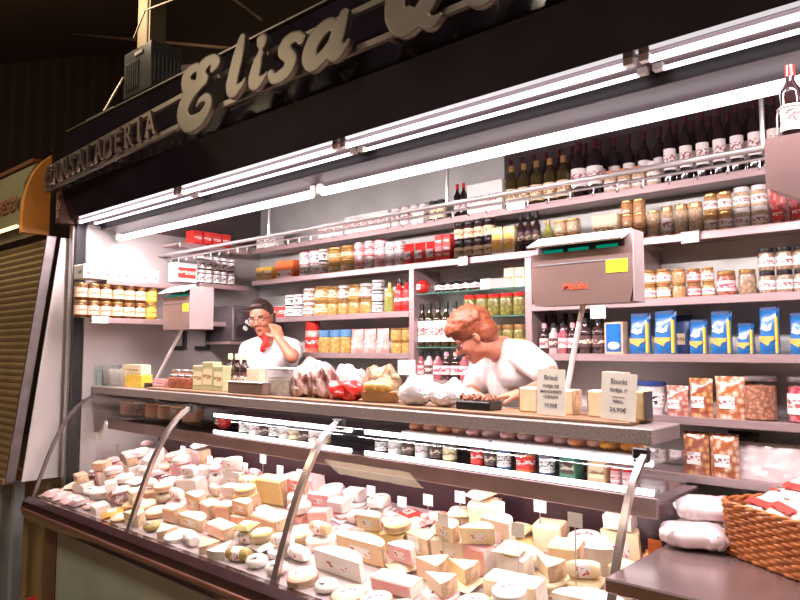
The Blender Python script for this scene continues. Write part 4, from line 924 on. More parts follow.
for key, a, b, h, lb in [('dark', 427, 438, .06, 'first tin after the frame'), ('olive', 440, 452, .06, 'left of the red tin'), ('red', 468, 480, .062, 'between olive and dark tins'), ('dark', 482, 493, .06, 'between the red and blue tins'), ('blue', 494, 507, .066, 'beside the dark tin'), ('orange', 512, 530, .062, 'wide one left of the navy tin'),
        ('navy', 536, 551, .064, 'left of the green box'), ('green', 560, 576, .075, 'tallest piece on the inner shelf'), ('tan', 588, 606, .068, 'wide box near the right end'), ('pink', 609, 619, .052, 'left of the last pair'), ('pink', 621, 631, .052, 'last one at the right frame'), ('black', 372, 383, .05, 'near the left frame of the right bay'),
        ('white', 385, 397, .052, 'second from the left frame of the right bay'), ('dark', 399, 410, .055, 'third from the left frame of the right bay'), ('white', 412, 424, .05, 'left of the dark tin in the right bay')]:
    X0, X1 = atx(a, 2.09, 1.2), atx(b, 2.09, 1.2); wd = X1 - X0
    nd = tins[key]; put(nd, ((X0 + X1) / 2, 2.085 + wd / 2, IZ), '%s %s on the lit inner shelf, %s' % (key, 'box' if key in ('green', 'tan') else ('jar' if key == 'pink' else 'tin'), lb), 'box' if key in ('green', 'tan') else ('jar' if key == 'pink' else 'tin'), 'tins on the inner shelf', s=(wd / .08, wd / .08, h / .1))
for i in range(9):
    a = 236 + i * 10; X0, X1 = atx(a, 2.09, 1.2), atx(a + 9, 2.09, 1.2); wd = X1 - X0
    put(tins[['black', 'white', 'dark', 'black', 'white', 'olive', 'dark', 'white', 'olive'][i]], ((X0 + X1) / 2, 2.085 + wd / 2, IZ), '%s tin on the inner shelf of the middle bay, %s of nine' % (['black', 'white', 'dark', 'black', 'white', 'olive', 'dark', 'white', 'olive'][i], o_(i, 9)), 'tin', 'tins in the middle bay', s=(wd / .08, wd / .08, .55))
put(N('round_red_cheese', MB().ell((0, 0, .042), (.046, .046, .042)), redm, [N('label', MB().box(-.014, .014, -.047, -.042, .03, .052), L_white, smooth=False)]), (atx(222, 2.13, 1.2), 2.14, IZ), 'shiny red ball cheese at the left end of the lit inner shelf', 'cheese')
for i in range(8):
    a = 93 + i * 12; X0, X1 = atx(a, 2.09, 1.2), atx(a + 11, 2.09, 1.2)
    if X1 > FX[1] - .03: break
    if X0 < CX0 + .04: continue
    put(jar('j', CM['salmon'] if i % 3 else pmix, whitep if i % 2 else gold), ((X0 + X1) / 2, 2.15, 1.194), 'peach-coloured jar on the inner shelf of the left bay, %s' % o_(i, 8), 'jar', 'peach jars in the left bay', s=((X1 - X0) / .085, (X1 - X0) / .085, .85))
mt = N('meat_tray', MB().box(-.07, .07, -.09, .09, 0, .008, .003), whitep, [N('slices', MB().ell((-.035, 0, .018), (.036, .07, .014)).ell((.03, .01, .018), (.034, .07, .014)), mat('orange_meat', (.90, .34, .16), .3, 0, c2=(.85, .52, .40), scale=30, coat=.5))])
mt2 = N('meat_tray', MB().box(-.07, .07, -.09, .09, 0, .008, .003), whitep, [N('slices', MB().ell((-.035, 0, .018), (.036, .07, .014)).ell((.03, .01, .018), (.034, .07, .014)), CM['pink'])])
mt3 = N('meat_tray', MB().box(-.07, .07, -.09, .09, 0, .008, .003), whitep, [N('slices', MB().ell((-.035, 0, .018), (.036, .07, .014)).ell((.03, .01, .018), (.034, .07, .014)), CM['orange'])])
for i, (px, nd, c) in enumerate([(427, mt, 'salmon'), (455, mt, 'salmon'), (485, mt2, 'pink'), (520, mt2, 'pink'), (555, mt2, 'pink'), (589, mt, 'salmon'), (622, mt3, 'orange')]):
    put(nd, (atx(px, 2.16, 1.27), 2.17, 1.2625), '%s meat slices on a tray on the upper inner shelf, %s of seven' % (c, o_(i, 7)), 'tray', 'meat trays under the slab', s=(1, 1, 1.7))

# ================================================================== THINGS ON THE COUNTER
def onslab(node, dims, a, b, h, lab, cat, group=None, Y=2.07, z=None, rz=0, keep=None):
    zz = z if z is not None else (SZ if atx((a + b) / 2, Y, 1.4) > -3.74 else SZ0)
    X0, X1 = atx(a, Y, zz + h / 2), atx(b, Y, zz + h / 2); sx = (X1 - X0) / dims[0]; sy = keep if keep else sx
    return put(node, ((X0 + X1) / 2, Y, zz), lab, cat, group, rz=rz, s=(sx, sy, h / dims[2]))
gl = N('drinking_glass', MB().lathe([(.024, 0), (.027, .004), (.034, .10), (.0325, .10), (.026, .008), (0, .007)], n=22, cap=False), glass('tumbler_glass', (.96, .98, .97), 1.2, .28))
for i in range(5): onslab(gl, (.068, .068, .1), 99 + i * 5.6, 107 + i * 5.6, .105, "clear drinking glass at the counter's left end, %s in front" % o_(i, 5), 'glass', 'drinking glasses', Y=2.05 + .0 * i, keep=.9)
for i in range(4): onslab(gl, (.068, .068, .1), 100 + i * 7, 108 + i * 7, .125, 'taller drinking glass behind the front ones, %s of four' % o_(i, 4), 'glass', 'drinking glasses behind', Y=2.17, keep=1., z=1.3735)
onslab(carton('carton', yelm, None, extra=None), CD, 127, 147, .075, 'yellow box at the bottom of a pair beside the glasses', 'box', keep=1.2)
onslab(carton('carton', cream, L_cream), CD, 127, 146, .06, 'cream box stacked on the yellow box beside the glasses', 'box', keep=1.1, z=SZ0 + .0755)
onslab(carton('carton', blk, None), CD, 148, 155, .03, 'tiny black box right of the yellow box', 'box', keep=.8)
onslab(carton('carton', pinkm, L_pink), CD, 156, 168, .045, 'small pink box under the left scale', 'box', keep=.8)
jr = jar('j', pmix, steel, None); 
for i in range(3): onslab(jar('j', redb, steel, None), JD, 171 + i * 8, 179 + i * 8, .075, 'small spice jar with brown contents, %s of three in front' % o_(i, 3), 'jar', 'spice jars', keep=.9)
for i in range(3): onslab(jar('j', redb, steel, None), JD, 174 + i * 8, 182 + i * 8, .11, 'taller spice jar behind, %s of three' % o_(i, 3), 'jar', 'spice jars behind', Y=2.20, keep=.9, z=1.3735)
tinoil = carton('oil_tin', mat('pale_green_tin', (.58, .60, .34), .35, .1, .1, 12), L_cream, extra=mat('pale_gold', (.74, .66, .40), .35, .3, .1, 10))
for i, (a, b, h) in enumerate([(197, 207, .13), (206.5, 217, .15), (217.5, 227, .13)]): onslab(tinoil, CD, a, b, h, 'pale green oil tin on the counter, %s of three' % o_(i, 3), 'oil tin', 'pale oil tins', keep=.9)
for i in range(3): onslab(bottle('dark_bottle', blkj, cream, L_dark, r=.032, h=.2, neck=.014), (.064, .064, .2), 227 + i * 7, 233.5 + i * 7, .19, 'dark bottle with cream cap beside the oil tins, %s of three' % o_(i, 3), 'bottle', 'dark bottles by the oil tins', keep=.75, Y=2.12)
onslab(carton('peach_box', mat('peach_card', (.88, .62, .44), .5, 0, .06, 20), None), CD, 247, 263, .12, 'peach-coloured box standing in front of the man', 'box', Y=2.14, keep=.8)
trayb = N('steel_tray', MB().box(-.09, .09, -.045, .045, 0, .06, .004), mat('brown_steel', (.34, .22, .18), .35, .4, .1, 8), [N('tray_rim', MB().box(-.092, .092, -.047, .047, .056, .062, .002), steel)])
onslab(trayb, (.18, .09, .06), 235, 270, .058, 'low brown metal tray box in front of the man', 'tray', Y=2.035, keep=1)
pb = N('plastic_box', MB().box(-.06, .06, -.04, .04, 0, .1, .004), glass('box_plastic', (.9, .9, .9), 1.5, .22), [N('contents', MB().box(-.052, .052, -.034, .034, .006, .07, .008), mat('green_pink_mix', (.62, .50, .42), .5, 0, c2=(.40, .38, .26), scale=50, kind='cells')), N('lid', MB().box(-.062, .062, -.042, .042, .1005, .108, .002), whitep)])
onslab(pb, (.12, .08, .108), 271, 295, .13, 'clear plastic box with pale contents, right of the metal tray', 'box', keep=1)
ham = mat('dark_ham', (.14, .035, .03), .3, 0, c2=(.66, .46, .42), scale=22, coat=1)
def lump(m, sd, lab=True, mm=None):
    b = MB().ell((0, 0, 0), (1, 1, 1), nu=34, nv=22); rn = random.Random(sd); pw = lambda q, e: math.copysign(abs(q) ** e, q)
    b.v = [(x * .08, y * .045, max(0, .05 + z * .05)) for x, y, z in ((pw(x, .7) * (1 + .10 * math.sin(5 * z + 6 * y + sd * 2) + rn.uniform(-.04, .04)), pw(y, .7) * (1 + .12 * math.sin(6 * x + 4 * z + sd) + rn.uniform(-.04, .04)), pw(z, .8) * (1 + .16 * math.sin(7 * x + sd * 3) + .08 * math.sin(9 * y + sd) + rn.uniform(-.04, .04))) for x, y, z in b.v)]
    return N('cured_meat', b, m, [N('label', MB().box(-.022, .022, -.047, -.040, .03, .062), mm or L_white, smooth=False)] if lab else [])
onslab(lump(ham, 1), (.16, .09, .1), 294, 314, .12, 'dark cured meat piece, right of the clear plastic box', 'meat', keep=.9)
onslab(lump(ham, 2), (.16, .09, .1), 313, 335, .14, 'dark cured meat piece wrapped in film, left of the red piece', 'meat', keep=.9)
onslab(lump(mat('pale_ham', (.78, .66, .64), .3, 0, c2=(.40, .12, .10), scale=18, coat=1), 3), (.16, .09, .1), 298, 332, .175, 'pale pink wrapped meat behind the dark pieces', 'meat', Y=2.19, keep=.9, z=1.3735)
onslab(lump(redm, 4, mm=L_red), (.16, .09, .1), 331, 361, .08, 'bright red wrapped meat in front on the board', 'meat', Y=2.045, keep=.9)
onslab(lump(mat('wrap_white', (.86, .80, .79), .3, 0, c2=(.36, .14, .11), scale=16, coat=1), 5), (.16, .09, .1), 333, 363, .15, 'white and brown wrapped packet behind the red meat', 'packet', Y=2.19, keep=.9, z=1.3735)
bk = N('small_basket', MB().lathe([(.05, 0), (.062, .03), (.066, .032), (.055, .004)], n=24, cap=False), mat('small_wicker', (.45, .25, .10), .6, 0, .2, 60, kind='wave'), [N('yellow_peppers', MB().ell((-.02, -.02, .045), (.03, .022, .02)).ell((.02, -.02, .045), (.032, .022, .02)).ell((0, .02, .05), (.035, .025, .025)), ymix)])
onslab(bk, (.13, .13, .06), 363, 399, .08, 'little basket of yellow and brown snacks on the counter', 'basket', keep=1)
onslab(lump(pmix, 6), (.16, .09, .1), 366, 398, .155, 'brown mixed snack bag behind the little basket', 'bag', Y=2.20, keep=.9, z=1.3735)
put(N('folded_bag', MB().pillow(.08, .12, .03, amp=.005, seed=4), mat('peach_paper', (.90, .72, .58), .5, 0, .1, 14)), (atx(386, 2.3, 1.45), 2.31, 1.3735), 'peach paper bag standing behind the snacks', 'bag')
garlic = mat('milky_bag', (.88, .86, .86), .25, 0, c2=(.66, .64, .66), scale=22, coat=.8)
def crumple(sd, sx=.09, sy=.06, sz=.04):
    b = MB().ell((0, 0, sz), (sx, sy, sz), nu=40, nv=24); rn = random.Random(sd)
    b.v = [(x * (1 + .10 * math.sin(60 * z + 40 * y + sd)) + rn.uniform(-.003, .003), y * (1 + .12 * math.sin(45 * x + sd)) + rn.uniform(-.003, .003), max(0, z * (1 + .14 * math.sin(50 * x + 30 * y + sd)) + rn.uniform(-.003, .003))) for x, y, z in b.v]; return b
onslab(N('white_bag', crumple(2), garlic), (.18, .12, .08), 399, 432, .105, 'crumpled white plastic bag left of the woman on the counter', 'bag', Y=2.04, keep=.75)
onslab(N('white_bag', crumple(5, .12, .05, .03), garlic), (.24, .1, .06), 428, 462, .08, 'flat pinkish plastic bag under the woman', 'bag', Y=2.06, keep=.8)
onslab(N('white_bag', crumple(7, .12, .05, .03), garlic), (.24, .1, .06), 430, 476, .10, 'plastic bag lying behind the nut tray', 'bag', Y=2.21, keep=.8, z=1.3735)
# white cards on the slab
def scard(px0, px1, py0, py1, Y, lab, tilt=0, lines=(), zb=None):
    cx = (px0 + px1) / 2; p = at(cx, (py0 + py1) / 2, Y); X0, X1 = atx(px0, Y, p.z), atx(px1, Y, p.z); h = at(cx, py0, Y).z - at(cx, py1, Y).z
    r = empty('price_sign', (p.x, Y, p.z)); tag(r, lab, 'price sign')
    # turned to face the customers
    wd = (X1 - X0) * 1.0
    c = obj('card', MB().box(-wd / 2, wd / 2, -.0015, .0015, -h / 2, h / 2).mesh('card', mat('sign_card', (.93, .93, .84), .5, 0, .03, 20), False), r)
    obj('foot', MB().box(-wd / 2 * .9, wd / 2 * .9, .002, .03, -h / 2, -h / 2 + .003).mesh('foot', clear, False), r)
    ink = mat('sign_ink', (.20, .20, .24), .6, 0, .1, 20)
    for t_, sz, dz in lines: text_on(t_, sz * .82, (0, -.0018, dz * h), c, ink, depth=.0004, bold=.0003)
    r.rotation_euler = (0, tilt, 0); return r
scard(537, 565, 369, 415, 2.00, 'white handwritten price sign on the counter, left of the two, close to the woman', .02, (('Brisol', .026, .27), ('OVEJA DE', .0165, .10), ('MANCHEGO', .0165, -.02), ('CURADO', .0155, -.13), ('19,95€', .021, -.33)))
scard(601, 636, 373, 420, 2.00, 'white handwritten price sign on the counter, right of the two', .06, (('Etorki', .026, .27), ('OVEJA 1ª', .0175, .10), ('----------', .015, -.03), ('PIRIN.', .016, -.14), ('24,90€', .023, -.33)))
for (px0, px1, py0, py1, Y, lb) in [(437 - 18, 433, 375, 392, 2.13, 'small blank white card behind the crumpled bag'), (398, 415, 360, 375, 2.22, 'small blank white card left of the woman, higher one')]:
    r = scard(px0, px1, py0, py1, Y, lb); obj('stick', MB().box(-.0015, .0015, .002, .005, -.12, 0).mesh('stick', steel, False), r)
# cheese pieces on the slab
bigc = N('cheese_piece', MB().box(-.05, .05, -.045, .045, 0, .1, .006), CM['cream'], [N('rind', MB().box(.0502, .0525, -.044, .044, .002, .098), rind), N('rind', MB().box(-.0525, -.0502, -.044, .044, .002, .098), rind)])
onslab(bigc, (.1, .09, .1), 524, 541, .085, 'cream cheese piece just left of the left price sign', 'cheese', Y=2.10, keep=.7)
onslab(bigc, (.1, .09, .1), 560, 577, .082, 'cream cheese piece just right of the left price sign', 'cheese', Y=2.10, keep=.7)
onslab(bigc, (.1, .09, .1), 592, 612, .085, 'cheese piece partly behind the right price sign, left of the olive one', 'cheese', Y=2.09, keep=.7)
onslab(N('cheese_piece', MB().box(-.05, .05, -.045, .045, 0, .1, .006), mat('manchego', (.68, .52, .26), .4, 0, .12, 20), [N('rind', MB().box(.0502, .0525, -.044, .044, .002, .098), dsteel)]), (.1, .09, .1), 618, 648, .088, 'olive-brown cheese piece behind the right price sign', 'cheese', Y=2.09, keep=.7)
put(N('cheese_piece', MB().prism([(-.045, 0), (.045, 0), (.05, .075), (-.04, .08)], -.04, .04, 'y'), CM['salmon']), (atx(618, 2.12, 1.5), 2.105, SZ + .089), 'peach-coloured cheese slice sticking up behind the right price sign', 'cheese', s=(.75, .6, .7))
put(N('cheese_piece', MB().box(-.07, .07, -.04, .04, 0, .07, .006), CM['cream']), (atx(560, 2.25, 1.42), 2.265, 1.3735), 'long cheese piece lying behind the left price sign', 'cheese', s=(.8, .8, 1))
nt_ = MB(); rn = random.Random(9)
for k in range(60): nt_.ell((rn.uniform(-.075, .075), rn.uniform(-.04, .04), .035 + rn.uniform(0, .018) * (1 - abs(k - 30) / 40)), (.010, .007, .007), Euler((rn.random() * 3, rn.random() * 3, rn.random() * 3)).to_matrix(), 6, 4)
ntr = N('nut_tray', MB().box(-.085, .085, -.05, .05, 0, .03, .004), blk, [N('walnuts', nt_, nuts)])
r_ = onslab(ntr, (.17, .1, .06), 462, 496, .062, 'black tray heaped with brown nuts in front of the woman', 'tray', Y=2.05, keep=.8)
for c_ in r_.children: c_['kind'] = 'stuff'

# ================================================================== SCALES
lcd = emis('lcd_green', (.0, .28, .17), .8); cap_y = mat('caption_yellow', (.75, .70, .30), .5, 0, .05, 20)
scm = mat('scale_body', (.27, .185, .165), .38, .3, .06, 6); sct = mat('scale_side', (.50, .42, .42), .35, .3, .05, 6)
def scale(x0, x1, z0, z1, y0, dp, label, strut, logo=True, red=True):
    W, H = x1 - x0, z1 - z0; r = empty('weighing_scale', ((x0 + x1) / 2, y0, z0)); tag(r, label, 'scale')
    obj('housing', MB().prism([(-W * .47, 0), (W * .47, 0), (W / 2, H * .18), (W / 2, H * .78), (-W / 2, H * .78), (-W / 2, H * .18)], 0, dp, 'y').mesh('housing', scm, False), r)
    obj('side_panel', MB().box(W / 2, W / 2 + .006, .0, dp, 0, H, .002).mesh('side_panel', sct), r)
    obj('back_hood', MB().box(-W / 2, W / 2, .03, dp, H * .78, H, .004).mesh('back_hood', sct), r)
    d = obj('display_panel', MB().prism([(-.002, H * .60), (.03, H * .93), (.034, H * .93), (.03, H * .60)], -W * .46, W * .40, 'x').mesh('display_panel', blk, False), r)
    obj('white_hood', MB().prism([(-.03, H * .86), (.05, H * 1.02), (.05, H * 1.05), (-.035, H * .885)], -W * .5, W * .45, 'x').mesh('white_hood', whitep, False), r)
    for (a, b) in ((-.38, -.18), (-.12, .08), (.16, .36)):
        obj('screen', MB().box(W * a, W * b, -.001 + .008, .012, H * .745, H * .83).mesh('screen', lcd, False), d)
        obj('caption', MB().box(W * (a + .02), W * (b - .02), .0015, .006, H * .675, H * .705).mesh('caption', cap_y, False), d)
    if red: 
        t_ = text_on('Mobba', .035, (-.02, -.0012, H * .22), r, mat('logo_red', (.70, .12, .05), .5, 0, .1, 20), shear=.4, bold=.0006, name='red_logo')
    obj('yellow_sticker', MB().box(W * .26, W * .46, -.0015, .0, H * .42, H * .60).mesh('yellow_sticker', mat('sticker_yellow', (.95, .85, .03), .5, 0, .03, 20), False), r)
    if strut:
        obj('support_arm', MB().tube([Vector(q) for q in strut], .010, 10).mesh('support_arm', whitep), r)
    return r
def loc_strut(p, q, o): return [p - o, q - o]
o0 = Vector(((-1.30 - .925) / 2, 2.16, 1.757)); p = Vector((-1.12, 2.20, 1.757)); q = Vector((atx(565, 2.22, 1.42), 2.20, 1.374))
scale(-1.30, -.925, 1.757, 1.995, 2.16, .085, 'large grey shop scale with green screens and a yellow sticker, right of the woman', [p - o0 + Vector((0, 0, .01)), q - o0])
o1 = Vector(((-3.90 - 3.60) / 2, 2.16, 1.722)); p = Vector((atx(180, 2.2, 1.72), 2.22, 1.735)); q = Vector((atx(150, 2.2, 1.4), 2.22, 1.374))
scale(-3.90, -3.60, 1.722, 1.975, 2.16, .16, 'smaller-looking grey shop scale with a yellow sticker at the left, near the honey jars', [p - o1, q - o1], red=False)
# third housing at the right edge with a wine bottle in a ring on top
cbx = at(765, 164, 1.90)
r = empty('hanging_cabinet', (cbx.x, 1.90, 0)); tag(r, 'pinkish metal cabinet with slanted underside at the right edge, bottle on top', 'cabinet')
obj('cabinet_body', MB().prism([(0, 2.012), (0, 2.137), (.42, 2.137), (.42, 1.93), (.15, 1.93)], 0, .12, 'y').mesh('cabinet_body', mat('pink_metal', (.40, .27, .27), .4, .3, .06, 5), False), r)
obj('cabinet_hanger', MB().tube([(.3, .10, 2.13), (.3, .10, 2.39)], .01, 8).mesh('cabinet_hanger', steel), r)
bx = at(791, 100, 1.95).x
ring = MB(); ring.tube([(bx - cbx.x + .032 * math.cos(t * PI / 8), .05 + .032 * math.sin(t * PI / 8), 2.215) for t in range(16)], .0025, 6, closed=True); ring.tube([(bx - cbx.x - .034, .05, 2.13), (bx - cbx.x - .034, .05, 2.20), (bx - cbx.x - .031, .05, 2.215)], .0025, 6)
obj('bottle_ring', ring.mesh('bottle_ring', steel), r)
put(bottle('wine_bottle', winem, redm, L_white, r=.026, h=.19, neck=.010, lo=.1, hi=.45), (bx, 1.95, 2.1375), 'dark wine bottle with red neck in the wire ring at top right', 'bottle')

# ================================================================== PEOPLE
skin = mat('skin', (.50, .19, .11), .45, 0, .06, 12, sss=.15); skin2 = mat('skin_fair', (.62, .25, .16), .45, 0, .06, 12, sss=.15)
cloth = mat('white_cotton', (.84, .82, .82), .8, 0, .03, 30, bump=.1); trous = mat('dark_trousers', (.03, .03, .04), .8, 0, .1, 30)
def headframe(yawv, pitch, roll=0):
    f = Vector(yawv).normalized(); l = Vector((-f.y, f.x, 0)); u = Vector((0, 0, 1))
    R = Matrix((f, l, u)).transposed()
    return R @ Matrix.Rotation(pitch, 3, 'Y') @ Matrix.Rotation(roll, 3, 'X')
def add_head(mb, c, R, k=1.0):
    """head centred between the ears; x forward, y left, z up"""
    P = lambda x, y, z: c + R @ Vector((x * k, y * k, z * k)); E = lambda x, y, z, a, b, d: mb.ell(P(x, y, z), (a * k, b * k, d * k), R, 20, 14)
    E(-.01, 0, .03, .098, .076, .090); E(.02, 0, -.015, .072, .066, .085); E(.035, 0, -.075, .050, .046, .040); E(.070, 0, -.098, .022, .024, .018)
    for s in (-1, 1):
        E(.060, s * .038, -.028, .026, .024, .026); E(.080, s * .030, .022, .013, .024, .010); E(-.005, s * .076, -.008, .016, .010, .032); E(.010, s * .048, -.058, .038, .014, .034)
    mb.cap(P(.088, 0, .010), P(.112, 0, -.026), .009 * k, .014 * k); E(.098, .013, -.032, .009, .008, .007); E(.098, -.013, -.032, .009, .008, .007)
    E(.090, 0, -.058, .012, .024, .006); E(.086, 0, -.069, .012, .020, .007)
def add_eyes(c, R, parent, k=1.0):
    P = lambda x, y, z: c + R @ Vector((x * k, y * k, z * k)); w_ = MB(); d_ = MB(); b_ = MB()
    for s in (-1, 1):
        w_.ell(P(.078, s * .031, .000), (.0085 * k, .011 * k, .0055 * k), R); d_.ell(P(.0845, s * .031, .000), (.003 * k, .0045 * k, .0045 * k), R); b_.ell(P(.090, s * .031, .026), (.006 * k, .021 * k, .005 * k), R)
    obj('eyes', w_.mesh('eyes', mat('eye_white', (.8, .78, .75), .3, 0, .02, 10)), parent); obj('pupils', d_.mesh('pupils', mat('pupil', (.03, .015, .01), .2, 0, .1, 10)), parent); return b_
def glasses(c, R, parent, k=1.0):
    P = lambda x, y, z: c + R @ Vector((x * k, y * k, z * k)); g = MB()
    for s in (-1, 1):
        g.tube([P(.103 - .004 * abs(math.cos(t * PI / 8)), s * .032 + .024 * math.cos(t * PI / 8), .0 + .017 * math.sin(t * PI / 8)) for t in range(16)], .0022, 6, closed=True)
        g.tube([P(.098, s * .057, .004), P(.05, s * .079, .006), P(-.005, s * .084, .002)], .002, 6)
    g.tube([P(.102, -.008, .004), P(.105, 0, .007), P(.102, .008, .004)], .002, 6)
    obj('glasses', g.mesh('glasses', blk), parent)
def add_hand(mb, w_, p_dir, n_dir, curl=.5, k=1.0, left=True):
    """wrist w_, palm pointing along p_dir, palm facing n_dir"""
    d = Vector(p_dir).normalized(); n = Vector(n_dir); n = (n - d * n.dot(d)).normalized(); s = d.cross(n) * (1 if left else -1)
    R = Matrix((d, s, n)).transposed()
    mb.ell(w_ + d * .045 * k, (.050 * k, .042 * k, .015 * k), R); mb.cap(w_ - d * .01, w_ + d * .03, .024 * k, .022 * k)
    for i, (off, L_) in enumerate([(.030, .072), (.010, .082), (-.010, .076), (-.029, .060)]):
        b0 = w_ + d * .080 * k + s * off * k; a = curl * (.6 + .15 * i); prev = b0; dirv = d.copy()
        for j, fr in enumerate((.45, .32, .23)):
            ang = a * (j + .3); dv = (d * math.cos(ang) + n * math.sin(ang)); nx = prev + dv * L_ * fr * k
            mb.cap(prev, nx, (.0095 - .001 * j) * k, (.0088 - .001 * j) * k, 8); prev = nx
    t0 = w_ + d * .02 * k + s * .032 * k; t1 = t0 + (d * .6 + s * .7 + n * .3).normalized() * .036 * k; t2 = t1 + (d * .9 + s * .15 + n * .4).normalized() * .03 * k
    mb.cap(t0, t1, .013 * k, .0105 * k, 8); mb.cap(t1, t2, .0105 * k, .009 * k, 8)
def person(lab, H, R, hk, sk, neck, chest, belly, pelvis, sh, el, wr, hands, kn, an, toe, hairf, tee_extra=None):
    root = empty('person', (0, 0, 0)); tag(root, lab, 'person')
    b = MB(); add_head(b, H, R, hk)
    b.cap(H + R @ Vector((-.02, 0, -.07)), neck, .052, .060)
    b.cap(neck, chest, .065, .12); 
    for s in (0, 1): b.cap(neck + (sh[s] - neck) * .2, sh[s], .055, .052); b.cap(sh[s], (chest + sh[s]) / 2, .05, .10)
    b.cap(chest, belly, .135, .125); b.cap(belly, pelvis, .125, .14)
    for s in (0, 1):
        b.cap(sh[s], el[s], .050, .037); b.cap(el[s], wr[s], .038, .025); add_hand(b, wr[s], *hands[s], left=(s == 0))
        hp = pelvis + (sh[s] - (sh[0] + sh[1]) / 2) * .5 + Vector((0, 0, -.06)); b.cap(pelvis, hp, .12, .10); b.cap(hp, kn[s], .085, .058); b.cap(kn[s], an[s], .056, .038); b.cap(an[s], toe[s], .040, .034)
    body = fuse(b, 'body', sk, .0065, 3, root)
    t = MB(); t.cap(neck * .60 + chest * .40, chest, .088, .148)
    for s in (0, 1): t.cap(neck + (sh[s] - neck) * .38, sh[s], .062, .068); t.cap(sh[s], (chest + sh[s]) / 2, .066, .118); t.cap(sh[s], sh[s] + (el[s] - sh[s]) * .62, .068, .060)
    t.cap(chest, belly, .150, .142); t.cap(belly, pelvis, .142, .155)
    fuse(t, 'white_tshirt', cloth, .009, 4, root)
    g = MB()
    for s in (0, 1):
        hp = pelvis + (sh[s] - (sh[0] + sh[1]) / 2) * .5 + Vector((0, 0, -.06)); g.cap(pelvis + Vector((0, 0, -.02)), hp, .142, .118); g.cap(hp, kn[s], .10, .075); g.cap(kn[s], an[s] + Vector((0, 0, .04)), .073, .058)
    fuse(g, 'trousers', trous, .012, 3, root)
    f_ = MB()
    for s in (0, 1): f_.cap(an[s] + Vector((0, 0, .005)), toe[s] + Vector((0, 0, .0)), .05, .044)
    fuse(f_, 'shoes', blk, .012, 2, root)
    bz = add_eyes(H, R, root, hk); hairf(H, R, hk, root, bz)
    return root
FL = .15
# the man: phone hand against his left cheek
H = at(262, 318, 2.72); fdir = Vector((.50, -.86, 0)).normalized(); R = headframe(fdir, .22, .14); bf = Vector((.62, -.78, 0)).normalized(); lf = Vector((-bf.y, bf.x, 0))
nk = H + Vector((.025, .04, -.15)) - bf * .02; ch = nk + Vector((0, 0, -.19)) - bf * .01; be = nk + Vector((0, 0, -.40)); pe = nk + Vector((0, 0, -.60))
shL, shR = nk + lf * .15 + Vector((0, 0, -.05)), nk - lf * .135 + Vector((0, 0, -.06))
elL = at(292, 357, 2.60); cheek = at(273, 318, 2.64); wrL = at(279, 339, 2.60)
elR = shR + Vector((0, 0, -.27)) - lf * .05; wrR = elR + bf * .22 + Vector((0, 0, .02))
def man_hair(H, R, k, root, bz):
    h = MB(); P = lambda x, y, z: H + R @ Vector((x * k, y * k, z * k))
    h.ell(P(-.018, 0, .045), (.096 * k, .081 * k, .084 * k), R, 22, 14); h.ell(P(-.042, 0, .0), (.066 * k, .079 * k, .078 * k), R); h.ell(P(.045, 0, .090), (.034 * k, .056 * k, .028 * k), R); h.ell(P(-.005, 0, .02), (.055 * k, .081 * k, .05 * k), R)
    rn_ = random.Random(4)
    for q in range(50):
        a = rn_.uniform(-1.2, 1.2); e_ = rn_.uniform(.5, 1.5); v = Vector((math.cos(e_) * math.cos(a) * .10 - .018, math.sin(a) * math.cos(e_) * .08, .048 + math.sin(e_) * .084)); h.ell(P(*v), (.014, .011, .009), R, 8, 6)
    fuse(h, 'dark_hair', mat('dark_hair', (.035, .018, .012), .5, 0, .3, 60), .006, 2, root)
    obj('eyebrows', bz.mesh('eyebrows', MATS['dark_hair']), root); glasses(H, R, root, k)
    st = MB(); nb = nk + Vector((0, 0, .045)) + bf * .015
    st.tube([nb + Vector((.070 * math.cos(t * PI / 8), .070 * math.sin(t * PI / 8), .02 * math.cos(t * PI / 8 - 2.2))) for t in range(16)], .009, 8, closed=True)
    kp = nb + bf * .085 + Vector((0, 0, -.012)); st.ell(kp, (.018, .018, .018)); st.cap(kp, kp + Vector((.005, -.01, -.085)) + lf * -.015, .012, .020); st.cap(kp, kp + Vector((.0, -.005, -.06)) + lf * .015, .010, .015)
    fuse(st, 'red_neckerchief', redm, .005, 2, root)
person('man in white t-shirt and red neckerchief holding a hand to his cheek', H, R, .94, skin, nk, ch, be, pe, (shL, shR), (elL, elR), (wrL, wrR),
       ((cheek - wrL, (H - cheek), .5), (bf, Vector((0, 0, -1)), .4)),
       [pe + lf * s * .10 + Vector((0, 0, -.48)) + bf * .03 for s in (1, -1)], [Vector((pe.x, pe.y, 0)) + lf * s * .11 + Vector((0, 0, FL + .085)) for s in (1, -1)], [Vector((pe.x, pe.y, 0)) + lf * s * .12 + bf * .15 + Vector((0, 0, FL + .047)) for s in (1, -1)], man_hair)
# mobile phone
ph = obj('mobile_phone', MB().box(-.005, .005, -.022, .022, -.055, .055, .003).mesh('mobile_phone', blk), None); ph.location = H + R @ Vector((.015, .088, -.035)); ph.rotation_euler = (0, 0, math.atan2(lf.y, lf.x)); tag(ph, "black phone pressed between the man's hand and cheek", 'phone')

